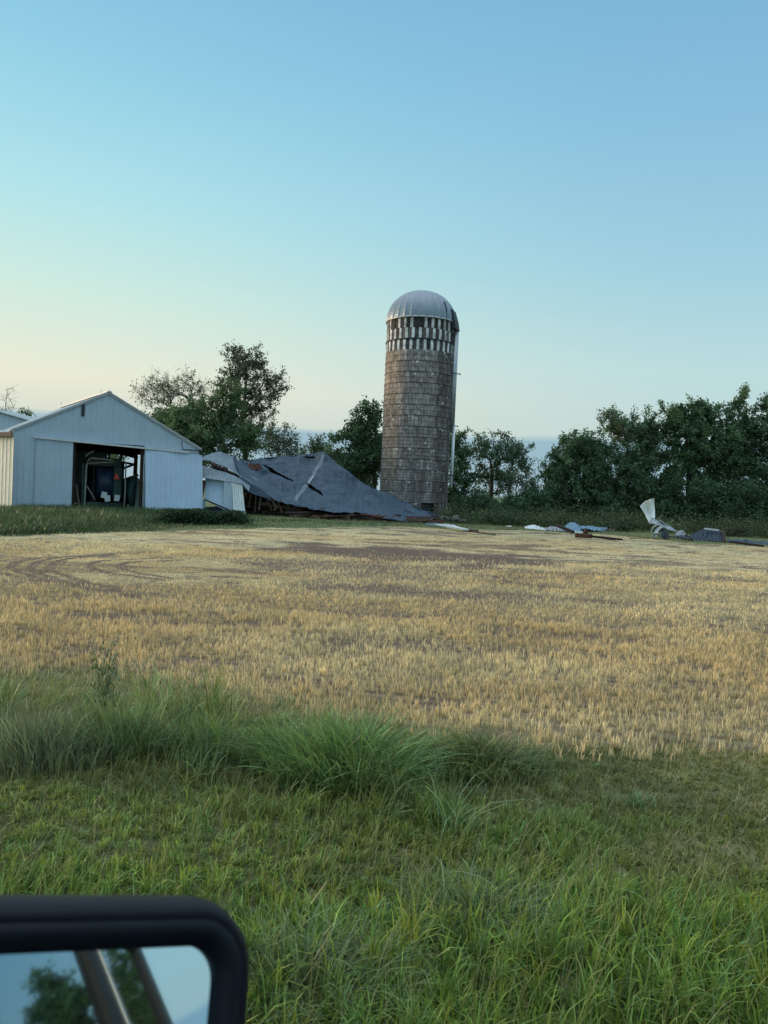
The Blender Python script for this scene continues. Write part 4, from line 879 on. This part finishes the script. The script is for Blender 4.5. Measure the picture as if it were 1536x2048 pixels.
# dark heap with metal edge
c = G(1415, 1082)
crumple('metal_sheet', 'dark blue sheet propped up into a heap right of the twisted sheet', 'metal sheet', [(1378, 1072, 41), (1396, 1064, 41.5), (1414, 1058, 41.5), (1436, 1060, 41.2), (1448, 1064, 41)], [(1384, 1082, 38.6), (1402, 1083, 38.2), (1420, 1083, 38.2), (1436, 1085, 38), (1450, 1086, 38)], M['dark_sheet'], 34, 14, wob=.22, seed=37, group=DG)
o = MB().bar(P(1408, 1057, 40.3), P(1438, 1060.5, 40.0), .09, .07).build('pale_rail', M['paleboard']); tag(o, 'pale rail along the top edge of the dark blue heap', 'rail', 'loose boards and poles at the field edge')
o = MB().bar(Z(P(1447, 1062, 40.2), P(1447, 1062, 40.2).z), Z(G(1449, 1088), .05), .14, .12).build('short_post', M['darkwood']); tag(o, 'short dark broken post at the right end of the dark blue heap', 'post')
for px, py in ((1445, 1064), (1446, 1073)):
    MB().box(P(px, py, 40.0), (.18, .08, .12)).build('metal_cap', M['steel'], o)
crumple('metal_sheet', 'flat grey blue sheet lying at the right edge of the field', 'metal sheet', [(1450, 1080, 39.5), (1490, 1080, 40.5), (1520, 1083, 40.5), (1580, 1090, 40)], [(1458, 1090, 37), (1490, 1093, 36.8), (1530, 1096, 36.8), (1580, 1100, 36.8)], M['roofm'], 34, 8, wob=.3, seed=38, group=DG)
board('long dark pole between the twisted sheet and the dark heap', (1355, 1078), (1385, 1084), .08, .08, M['darkwood'], 'pole')
for i, (px, py, lab, mt) in enumerate(((1018, 1054, 'tiny pale scrap on the grass left of the brown pole', 'paleboard'), (1225, 1062, 'tiny pale scrap on the grass right of the flat blue sheet', 'paleboard'), (905, 1052, 'tiny white scrap at the foot of the concrete heap', 'lamp_white'))):
    c = G(px, py); crumple('metal_scrap', lab, 'metal scrap', [(px - 5, py - 3, c.y + .5), (px + 5, py - 3, c.y + .6)], [(px - 6, py, c.y), (px + 6, py + 1, c.y)], M[mt], 6, 4, wob=.1, seed=50 + i)
crumple('metal_sheet', 'narrow pale sheet half under the flat blue grey sheet at its right end', 'metal sheet', [(1196, 1056, 47.5), (1214, 1057, 47.5)], [(1190, 1063, 45), (1211, 1062.5, 45.5)], M['foldm'], 16, 6, wob=.2, seed=61, group=DG)
crumple('metal_sheet', 'dark twisted strip leaning against the foot of the tall twisted sheet', 'metal sheet', [(1318, 1060, 42.2), (1332, 1066, 42)], [(1322, 1080, 41.2), (1342, 1081, 41)], M['dark_sheet'], 12, 8, wob=.3, seed=62, group=DG)
crumple('metal_sheet', 'low dark sheet lying left of the dark blue heap', 'metal sheet', [(1340, 1070, 42.5), (1362, 1073, 41.5), (1388, 1074, 41)], [(1345, 1076, 41.2), (1365, 1079, 39.8), (1390, 1081, 39)], M['dark_sheet'], 20, 6, wob=.2, seed=63, group=DG)
board('dark plank crossing in front of the flat sheet at the right edge', (1462, 1091), (1524, 1098), .2, .1, M['darkwood'], z=(.1, .05))
board('short red brown plank below the foot of the tall twisted sheet', (1262, 1080), (1296, 1079), .14, .06, M['redwood'])
board('splintered pale lath beside the white crumpled sheet', (1088, 1068), (1122, 1070), .07, .05, M['wood'])
board('dark beam end sticking out below the blue heap', (1112, 1062), (1146, 1069), .16, .14, M['darkwood'], z=(.25, .02))
board('thin brown lath lying between the silo debris and the white sheet', (990, 1060), (1034, 1061), .09, .05, M['wood'])
# ------------------------------------------------------------------ trees
def tree(name, label, blobs, D, base_px, nleaf, lsize, col_, seed, natt=90, tr=.16, group='trees behind the farmyard', clump=.38, bare=False, base_y=None, lean=0, cat='tree', depth=.85, world=False):
    r = np.random.default_rng(seed); k = D / FPX
    if D < 59 and nleaf > 9000: nleaf = int(nleaf * 1.45); natt = int(natt * 1.3)
    cs = [Vector((b[0], D, b[1])) if world else P(b[0], b[1], D) for b in blobs]; k = 1.0 if world else k; rad = [(b[2] * k, b[3] * k) for b in blobs]
    bx = Vector((base_px, D, 0)) if world else P(base_px, 1000, D); base = np.array([bx.x, D, float(height(np.array([bx.x]), np.array([D]))[0]) - .05])
    wts = np.array([a * b for a, b in rad]); wts = wts / wts.sum(); at = []; 
    for i in r.choice(len(blobs), natt, p=wts):
        d = r.normal(size=3); d /= np.linalg.norm(d); q = r.random() ** .42; a, b = rad[i]
        d = d * q * (1 + .22 * r.normal())
        at.append(np.array(cs[i]) + np.array([d[0] * a, d[1] * a * depth, d[2] * b]))
    at = np.array(at); at[:, 2] = np.maximum(at[:, 2], .5)
    top = max(range(len(cs)), key=lambda i: cs[i].z + rad[i][1]); tp = np.array(cs[top]) + np.array([0, 0, rad[top][1] * .55])
    nodes = [base]; par = [-1]; ns = 12; wob = np.zeros(3)
    for i in range(1, ns + 1):
        t = i / ns; wob = wob + r.normal(size=3) * [.07, .07, 0]; q = base * (1 - t) + tp * t; q[0] = base[0] + (tp[0] - base[0]) * t ** 1.4
        nodes.append(q + wob * min(1, 2 * t)); par.append(len(nodes) - 2)
    order = np.argsort(np.linalg.norm(at[:, :2] - np.array(tp)[:2], axis=1) + .3 * np.abs(at[:, 2] - at[:, 2].mean())); tips = []; tdir = []
    minz = base[2] + .22 * (tp[2] - base[2])
    for i in order:
        A = at[i]; NA = np.array(nodes); dv = A - NA; dd = np.linalg.norm(dv, axis=1); cost = dd + .9 * np.maximum(0, NA[:, 2] - A[2] + dd * .3) + 3 * (NA[:, 2] < min(minz, A[2] - .2)); j = int(np.argmin(cost)); p0 = NA[j]
        L = dd[j]; st = max(2, int(L / .55)); last = j
        for s in range(1, st + 1):
            t = s / st; q = p0 + (A - p0) * t + np.array([0, 0, .12 * L * math.sin(math.pi * t)]) + r.normal(size=3) * .05 * L * (t < 1)
            nodes.append(q); par.append(last); last = len(nodes) - 1
        tips.append(last); tdir.append((A - NA[j]) / max(L, .1))
    NA = np.array(nodes); par = np.array(par); cnt = np.zeros(len(nodes)); cnt[tips] = 1
    for i in range(len(nodes) - 1, 0, -1): cnt[par[i]] += cnt[i] + .02
    rd = np.clip(tr * (cnt / cnt[0]) ** .55, .013, tr); rd[0] = tr * 1.25
    # twigs
    tw0 = []; tw1 = []; tips = np.array(tips); tdir = np.array(tdir); ntw = 5 if not bare else 6
    for s in range(ntw):
        d = tdir * .6 + r.normal(size=tdir.shape) * .8 + [lean, 0, .25]; d /= np.linalg.norm(d, axis=1)[:, None]
        tw0.append(NA[tips]); tw1.append(NA[tips] + d * r.uniform(.4, 1.0, (len(tips), 1)) * clump * (2.0 if bare else 1.9))
    tw0 = np.concatenate(tw0); tw1 = np.concatenate(tw1)
    A0 = np.concatenate([NA[par[1:]], tw0]); A1 = np.concatenate([NA[1:], tw1]); r0 = np.concatenate([np.minimum(rd[par[1:]], rd[1:] * 1.6 + .005), np.full(len(tw0), .011)]); r1 = np.concatenate([rd[1:], np.full(len(tw0), .005)])
    d = A1 - A0; d /= np.maximum(np.linalg.norm(d, axis=1), 1e-6)[:, None]; u = np.cross(d, [.3, 1, .1]); u /= np.maximum(np.linalg.norm(u, axis=1), 1e-6)[:, None]; v = np.cross(d, u); n = len(A0); nn = 5; VS = []
    for q in range(nn):
        a = 2 * math.pi * q / nn; o = u * math.cos(a) + v * math.sin(a); VS += [A0 + o * r0[:, None], A1 + o * r1[:, None]]
    V = np.stack(VS, 1).reshape(-1, 3); b = np.arange(n)[:, None] * 2 * nn; Q = np.concatenate([b + [[2 * q, 2 * ((q + 1) % nn), 2 * ((q + 1) % nn) + 1, 2 * q + 1]] for q in range(nn)])
    e = empty(name, base, label, cat, group); mk('trunk', V, Q, mat=M['bark'], parent=e, smooth=True)
    if nleaf:
        i = r.integers(0, len(tw0), nleaf); t = r.uniform(.1, 1.35, (nleaf, 1)); pos = tw0[i] * (1 - t) + tw1[i] * t + r.normal(size=(nleaf, 3)) * clump * .30
        pos[:, 2] = np.maximum(pos[:, 2], .15); shade = r.uniform(.6, 1.4, len(tips))[i % len(tips)]
        a = r.normal(size=(nleaf, 3)); a[:, 2] -= .4; a /= np.linalg.norm(a, axis=1)[:, None]; c = np.cross(a, r.normal(size=(nleaf, 3))); c /= np.linalg.norm(c, axis=1)[:, None]
        s = lsize * r.uniform(.55, 1.3, (nleaf, 1)); V = np.stack([pos - a * s * .5, pos + c * s * .32, pos + a * s * .5, pos - c * s * .32], 1).reshape(-1, 3)
        cc = 2.2 * np.array(col_) * (shade * r.uniform(.75, 1.25, nleaf))[:, None]; cc = np.repeat(cc, 4, 0)
        mk('crown', V, np.arange(nleaf * 4).reshape(-1, 4), mat=M['leaf'], parent=e, col=cc)
    return e
DK = (.045, .075, .034); MD = (.055, .085, .035); YG = (.08, .115, .035); GR = (.07, .09, .055)
# left group
tree('tree', 'wispy half bare tree with wind swept branches behind the right slope of the barn roof', [(345, 790, 66, 44), (318, 780, 42, 34), (390, 775, 32, 28), (350, 850, 55, 40)], 62, 360, 4200, .14, GR, 11, 230, .17, clump=.42, lean=-.5)
tree('tree', 'tall open tree with a dark irregular crown, highest of the left group', [(500, 730, 44, 36), (470, 755, 26, 20), (545, 775, 28, 40), (505, 800, 52, 50), (470, 712, 14, 16), (490, 850, 60, 40)], 63, 492, 15000, .17, (.048, .062, .036), 12, 190, .22, clump=.36)
tree('tree', 'dense bright green tree between the barn roof and the folded roof sheet', [(448, 835, 44, 60), (430, 890, 62, 50), (460, 790, 26, 22), (495, 880, 30, 44), (390, 870, 45, 45)], 59, 450, 30000, .17, MD, 13, 190, .2, clump=.42)
tree('tree', 'dense green tree showing just above the right end of the barn roof', [(355, 860, 48, 44), (325, 840, 34, 20), (390, 835, 34, 30)], 60, 372, 15000, .17, MD, 14, 110, .16, clump=.40)
tree('tree', 'thin sparse tree right of the tall open tree above the fallen roof', [(560, 880, 34, 36), (540, 905, 30, 24), (585, 900, 14, 24)], 61, 560, 3600, .15, GR, 15, 90, .09, clump=.34)
tree('tree', 'small round topped tree just left of the tree beside the silo', [(632, 893, 22, 13), (648, 912, 30, 20), (600, 915, 26, 14)], 64, 640, 4200, .17, DK, 16, 50, .1, clump=.36)
tree('tree', 'dark leafy tree growing against the left side of the silo', [(735, 850, 34, 40), (700, 870, 40, 18), (740, 905, 46, 36), (720, 950, 50, 36), (752, 830, 22, 22)], 60, 748, 17000, .21, DK, 17, 120, .2, clump=.42)
tree('tree', 'light green tree low behind the ridge of the fallen roof', [(690, 925, 34, 24), (665, 915, 22, 14), (710, 950, 30, 24)], 62, 690, 6000, .17, (.06, .09, .045), 18, 70, .1, clump=.34)
# right of silo
tree('tree', 'dark tree pressed against the right side of the silo', [(908, 890, 26, 40), (915, 950, 36, 48), (900, 1000, 34, 28)], 61, 908, 10500, .19, DK, 20, 110, .17, clump=.38)
tree('tree', 'broad tree with sky showing through, second to the right of the silo', [(990, 905, 46, 38), (1025, 925, 32, 34), (960, 900, 24, 30), (985, 960, 52, 36), (1035, 905, 22, 24)], 62, 985, 10500, .17, (.042, .068, .035), 21, 150, .19, clump=.36)
tree('tree', 'thin leaning tree at the gap in the right tree line', [(1050, 985, 26, 24), (1040, 960, 20, 20), (1068, 990, 20, 22)], 60, 1045, 1800, .16, GR, 22, 60, .09, clump=.34)
tree('tree', 'rounded windblown tree just right of the gap in the tree line', [(1150, 905, 46, 36), (1112, 935, 30, 34), (1170, 950, 56, 50), (1120, 985, 46, 40), (1190, 910, 20, 24)], 58, 1150, 24000, .17, (.045, .075, .035), 23, 150, .19, clump=.40, lean=.5)
tree('tree', 'taller willow like tree with feathery top left of the pale gap', [(1250, 865, 40, 38), (1225, 850, 26, 22), (1300, 880, 26, 48), (1260, 935, 62, 52), (1240, 1000, 62, 40)], 58, 1262, 27000, .16, (.05, .078, .04), 24, 160, .2, clump=.40, lean=.4)
tree('tree', 'dark tree with the broad rounded top standing third from the right edge', [(1380, 840, 40, 36), (1350, 860, 26, 34), (1415, 850, 30, 36), (1385, 920, 58, 60), (1340, 985, 52, 40)], 57, 1382, 25000, .18, DK, 25, 150, .21, clump=.40)
tree('tree', 'tall tree with a narrow pale green top second from the right edge', [(1475, 810, 22, 24), (1480, 850, 34, 36), (1455, 905, 40, 60), (1495, 920, 44, 60), (1450, 1000, 46, 40)], 56, 1472, 25000, .17, (.05, .08, .038), 26, 150, .2, clump=.38)
tree('tree', 'tree cut off by the right edge of the picture', [(1545, 820, 30, 36), (1550, 890, 44, 60), (1530, 985, 50, 60), (1590, 930, 40, 70)], 55, 1550, 25000, .17, (.045, .075, .04), 27, 150, .2, clump=.38)
def topx(x, y, z):
    v = _M3.transposed() @ Vector((x, y, z - CAMZ)); return 768 + v.x / -v.z * FPX, 1024 - v.y / -v.z * FPX
for i, (x, y, h, rr, lab) in enumerate(((47, 26, 9, 3.6, 'tree standing outside the right edge of the view'), (50, 2.2, 9.5, 2.0, 'rounded tree seen only as a reflection in the car windows'), (46, -.9, 12.5, 1.2, 'tall tree seen only as a reflection in the car windows'), (46, -4.1, 10.2, 1.7, 'broad tree near the road seen only as a reflection in the car windows'))):
    tree('tree', lab, [(x, h * .62, rr, h * .36), (x + .5, h * .45, rr * .9, h * .3)], y, x, 17000, .22, DK, 30 + i, 100, .2, clump=.42, world=True)
# behind the barns, far left
tree('bare_tree', 'bare leafless tree top above the shed roof at the far left', [(16, 790, 16, 24), (14, 850, 20, 60)], 66, 14, 0, .1, GR, 41, 26, .06, group='bare trees behind the sheds', clump=.5, bare=True)
tree('bare_tree', 'thin bare treetop poking over the left slope of the barn roof', [(130, 812, 6, 14), (132, 860, 18, 50)], 66, 132, 0, .1, GR, 42, 12, .05, group='bare trees behind the sheds', clump=.3, bare=True)
tree('bare_tree', 'single bare twig rising just left of the barn peak', [(202, 795, 4, 12), (202, 860, 10, 60)], 66, 202, 0, .1, GR, 43, 8, .05, group='bare trees behind the sheds', clump=.25, bare=True)
tree('tree', 'small dark treetop over the shed roof beside the bare tree', [(48, 828, 14, 9), (48, 860, 24, 24)], 68, 48, 1500, .16, DK, 44, 36, .08, clump=.26)
tree('tree', 'low green tree seen through the back of the barn', [(236, 905, 14, 16), (215, 925, 30, 30)], 70, 232, 3000, .2, MD, 45, 50, .1, clump=.4)
# low trees filling the right tree line
for i, (px, py, rx, ry, D, lab) in enumerate(((1090, 1010, 50, 36, 57, 'low dark bush at the foot of the windblown tree'), (1205, 1010, 56, 44, 56.5, 'low dense dark bush between the windblown tree and the willow like tree'), (1310, 1000, 56, 50, 56, 'low dark bush behind the twisted metal sheet'), (1420, 1010, 56, 50, 54.5, 'low dark bush behind the dark blue heap'), (1510, 1020, 56, 54, 53, 'low dark bush at the right edge of the tree line'), (955, 1015, 46, 22, 57, 'low dark bush right of the silo foot'), (1030, 1018, 36, 16, 57, 'low bush at the gap in the tree line'))):
    tree('bush', lab, [(px, py, rx, ry), (px + 15, py + 20, rx * .9, ry * .5)], D, px, 11000, .17, (.035, .06, .03), 60 + i, 90, .08, group='bushes along the right tree line', clump=.38, cat='bush')
# shrubs lower in front
def shrubs():
    r = np.random.default_rng(90); pos = []; cc = []
    for i in range(105):
        px = r.uniform(880, 1560); D = r.uniform(49, 56) - (px - 880) * .006; py = 1044 + (px - 900) * .03; c = P(px, py, D); h = r.uniform(.4, 1.1); n = 420
        q = r.normal(size=(n, 3)) * [.55, .5, .3] * h * 1.3 + [c.x, D, h * .55]; q[:, 2] = np.abs(q[:, 2]); pos.append(q)
        t = r.random(); cc.append((np.array([.06, .09, .04]) * (1 - t) + np.array([.13, .15, .07]) * t) * r.uniform(.7, 1.2) * r.uniform(.7, 1.3, (n, 1)))
    pos = np.concatenate(pos); cc = np.concatenate(cc); n = len(pos); a = r.normal(size=(n, 3)); a /= np.linalg.norm(a, axis=1)[:, None]; c = np.cross(a, r.normal(size=(n, 3))); c /= np.linalg.norm(c, axis=1)[:, None]; s = .13 * r.uniform(.5, 1.3, (n, 1))
    V = np.stack([pos - a * s * .5, pos + c * s * .32, pos + a * s * .5, pos - c * s * .32], 1).reshape(-1, 3)
    tag(mk('undergrowth', V, np.arange(n * 4).reshape(-1, 4), mat=M['leaf'], col=np.repeat(cc, 4, 0)), 'tangled green undergrowth along the foot of the right tree line', 'undergrowth', kind='stuff')
shrubs()
def hedge(label, p0, p1, h, wd, n, col_, seed):
    r = np.random.default_rng(seed); a_, b_ = G(*p0), G(*p1); t = r.random(n); q = np.stack([a_.x + (b_.x - a_.x) * t, a_.y + (b_.y - a_.y) * t, np.zeros(n)], -1); q += r.normal(size=(n, 3)) * [.2, wd, 0]
    hh = h * (.75 + .5 * fbm(q[:, 0] * 1.3, q[:, 0] * 0, seed, 3)) * np.sqrt(np.maximum(.1, 1 - (2 * t - 1) ** 6)); q[:, 2] = r.random(n) ** .7 * hh
    a = r.normal(size=(n, 3)); a /= np.linalg.norm(a, axis=1)[:, None]; c = np.cross(a, r.normal(size=(n, 3))); c /= np.linalg.norm(c, axis=1)[:, None]; s = .10 * r.uniform(.5, 1.3, (n, 1))
    V = np.stack([q - a * s * .5, q + c * s * .32, q + a * s * .5, q - c * s * .32], 1).reshape(-1, 3); cc = np.repeat(np.array(col_) * r.uniform(.6, 1.4, (n, 1)), 4, 0)
    e = empty('low_hedge', ((a_.x + b_.x) / 2, (a_.y + b_.y) / 2, 0), label, 'bush'); mk('foliage', V, np.arange(n * 4).reshape(-1, 4), mat=M['leaf'], parent=e, col=cc)
    m = MB()
    for k in range(14):
        f = (k + .5) / 14; p = a_.lerp(b_, f); m.tube([(p.x, p.y, 0), (p.x + .1, p.y, h * .7)], .015, 5)
    m.build('stems', M['bark'], e)
hedge('low dark green hedge in front of the barn door and wall sheets', (322, 1046), (488, 1048), .62, .4, 16000, (.035, .065, .03), 5)

# ------------------------------------------------------------------ the car whose mirror shows at lower left
CF = Vector((-.98, .199, 0)).normalized(); CO = Vector((.199, .98, 0)).normalized(); C0 = Vector((0, 0, 0)) + CO * .24
def cp(f, o, z): return C0 + CF * f + CO * o + Vector((0, 0, z))       # f forward, o outward, z up
M['carpaint'] = pmat('dark_car_paint', (.03, .04, .05), .25, 0, .1, 3, .5, coat=.8)
M['plastic'] = pmat('black_plastic', (.007, .010, .016), .5, 0, .2, 60, .2, .05, 300)
M['chrome'] = pmat('bright_trim', (.75, .77, .8), .15, 1, .05, 3)
mm, N_, L_, b_ = newmat('mirror_glass'); b_.inputs['Base Color'].default_value = (.50, .66, .77, 1); b_.inputs['Metallic'].default_value = 1; b_.inputs['Roughness'].default_value = .03; M['mirror'] = mm
mm, N_, L_, b_ = newmat('tinted_window'); b_.inputs['Base Color'].default_value = (.24, .33, .38, 1); b_.inputs['Roughness'].default_value = .015; b_.inputs['Metallic'].default_value = 1; M['window'] = mm
car = empty('parked_car', cp(0, -1, 0), 'dark car at the lower left, mostly its thick black framed door mirror', 'car')
def cbox(name, f0, f1, o0, o1, z0, z1, mat, bev=.04, par=None):
    rot = Matrix((CF, CO, (0, 0, 1))).transposed(); return MB().box(cp((f0 + f1) / 2, (o0 + o1) / 2, (z0 + z1) / 2), (abs(f1 - f0), abs(o1 - o0), z1 - z0), rot).build(name, mat, par or car, bevel=bev, seg=3)
cbox('lower_body', -5.0, 2.3, -1.95, 0, .45, 1.22, M['carpaint'], .1)
cbox('hood', .95, 2.25, -1.85, -.1, 1.18, 1.36, M['carpaint'], .08)
cbox('roof', -3.25, .15, -1.80, -.12, 2.06, 2.13, M['carpaint'], .03)
def post(name, fb0, fb1, ft0, ft1, mat, o=.0, th=.03, zt=2.05):
    V = [cp(f, oo + (-.07 if z > 1.5 else 0), z) for oo in (o - .09, o - .09 + th) for f, z in ((fb0, 1.2), (fb1, 1.2), (ft1, zt), (ft0, zt))]
    return MB().add(V, [(0, 1, 2, 3), (7, 6, 5, 4), (0, 4, 5, 1), (1, 5, 6, 2), (2, 6, 7, 3), (3, 7, 4, 0)]).build(name, mat, car)
for o0 in (-.07,):
    post('pillar', .9, 1.02, .1, .2, M['carpaint']); post('pillar', -.78, -.66, -.78, -.66, M['plastic'])
    post('pillar', -2.12, -1.88, -2.08, -1.90, M['rubber']); post('window_trim', -2.16, -2.125, -2.12, -2.085, M['steel'], th=.035)
    post('pillar', -3.30, -3.14, -3.26, -3.12, M['rubber']); post('cab_edge', -3.34, -3.305, -3.30, -3.265, M['steel'], th=.02)
    MB().bar(cp(.2, o0 - .05, 2.07), cp(-3.2, o0 - .05, 2.07), .03, .06).build('roof_rail', M['chrome'], car)
    MB().bar(cp(.9, o0 + .06, 1.235), cp(-4.6, o0 + .06, 1.235), .03, .03).build('belt_trim', M['chrome'], car)
def pane(name, f0, f1, z0, z1):
    V = [cp(f0, -.09, z0), cp(f1, -.09, z0), cp(f1, -.15, z1), cp(f0, -.15, z1)]; return solid(mk(name, V, [(0, 1, 2, 3)], mat=M['window'], parent=car), .006)
pane('window', -1.98, -.75, 1.24, 2.04); pane('window', -3.2, -2.0, 1.24, 2.04)
MB().bar(cp(.15, -.15, 2.03), cp(-3.2, -.15, 2.03), .04, .08).build('drip_rail', M['plastic'], car)
for s in (-.05,):
    for f in (1.55, -3.7): wheel(car, cp(f, -.12, .38), CO, .38, .24)
    for f in (1.55, -3.7): wheel(car, cp(f, -1.83, .38), CO, .38, .24)
cbox('door_handle', -1.05, -.9, .0, .03, 1.12, 1.15, M['chrome'], .01)
# mirror
mc = ray(240, 1960); mc.normalize(); MP = Vector((0, 0, CAMZ)) + mc * .70
_vp = ray(600, 2080).normalized(); MN = (-CF - _vp).normalized()
a = onplane(100, 1794, MP, MN); b = onplane(380, 1794, MP, MN); MU = (b - a).normalized(); MV = MN.cross(MU).normalized()
def muv(px, py): p = onplane(px, py, MP, MN) - MP; return p.dot(MU), p.dot(MV)
ur = muv(503, 1960)[0]; vt = muv(250, 1789)[1]; gi = muv(431, 2000)[0]; gt = muv(250, 1898)[1]; fr_u = ur - gi; fr_v = vt - gt
print('mirror frame', fr_u, fr_v, 'n', MN)
Wm, Hm = .30, .24
def rrect(u0, u1, v0, v1, rad, n=12):
    pts = []
    for cx, cy, a0 in ((u1 - rad, v1 - rad, 0), (u0 + rad, v1 - rad, 90), (u0 + rad, v0 + rad, 180), (u1 - rad, v0 + rad, 270)):
        for k in range(n + 1): a = math.radians(a0 + 90 * k / n); pts.append((cx + rad * math.cos(a), cy + rad * math.sin(a)))
    return pts
u1, v1 = gi, gt; u0, v0 = gi - Wm, gt - Hm; V = []; Q = []
prof = [(0.0, -.006, 0), (.0005, .004, 0), (.25, .012, 0), (.50, .013, 0), (.53, .0105, 0), (.56, .0128, 0), (.80, .006, 0), (.95, -.008, 0), (1.0, -.03, 0), (.9, -.07, 0), (.55, -.10, 0), (-.2, -.12, 0)]
nP = 4 * 13
for f, dz, _ in prof:
    du_, dv_ = fr_u * f, fr_v * f; rad = .028 + max(0, f) * .030
    for (x, y) in rrect(u0 - du_, u1 + du_, v0 - dv_, v1 + dv_, max(rad, .01)): V.append(MP + MU * x + MV * y + MN * dz)
for j in range(len(prof) - 1):
    for k in range(nP): k2 = (k + 1) % nP; Q.append((j * nP + k, j * nP + k2, (j + 1) * nP + k2, (j + 1) * nP + k))
b0 = len(V); V.append(MP + MU * ((u0 + u1) / 2) + MV * ((v0 + v1) / 2) + MN * -.125); T = [((len(prof) - 1) * nP + k, (len(prof) - 1) * nP + (k + 1) % nP, b0) for k in range(nP)]
hs = mk('mirror_housing', V, Q, T, M['plastic'], car, smooth=True); hs['label'] = 'thick black mirror housing with rounded corners'
pts = rrect(u0, u1, v0, v1, .028); V = [MP + MU * x + MV * y + MN * -.003 for x, y in pts] + [MP + MU * ((u0 + u1) / 2) + MV * ((v0 + v1) / 2) + MN * -.003]
gl = mk('mirror_glass', V, None, [(k, (k + 1) % nP, nP) for k in range(nP)], M['mirror'], hs); gl['label'] = 'mirror glass reflecting sky, trees and the side windows'
# arm back to the door
pa = MP + MU * (u0 - .01) + MV * (v0 + .08) - MN * .07; MB().tube([pa, (pa + cp(.45, -.02, 1.28)) / 2 + Vector((0, 0, -.04)), cp(.45, -.04, 1.24)], .035, 10).build('mirror_arm', M['plastic'], car, True)
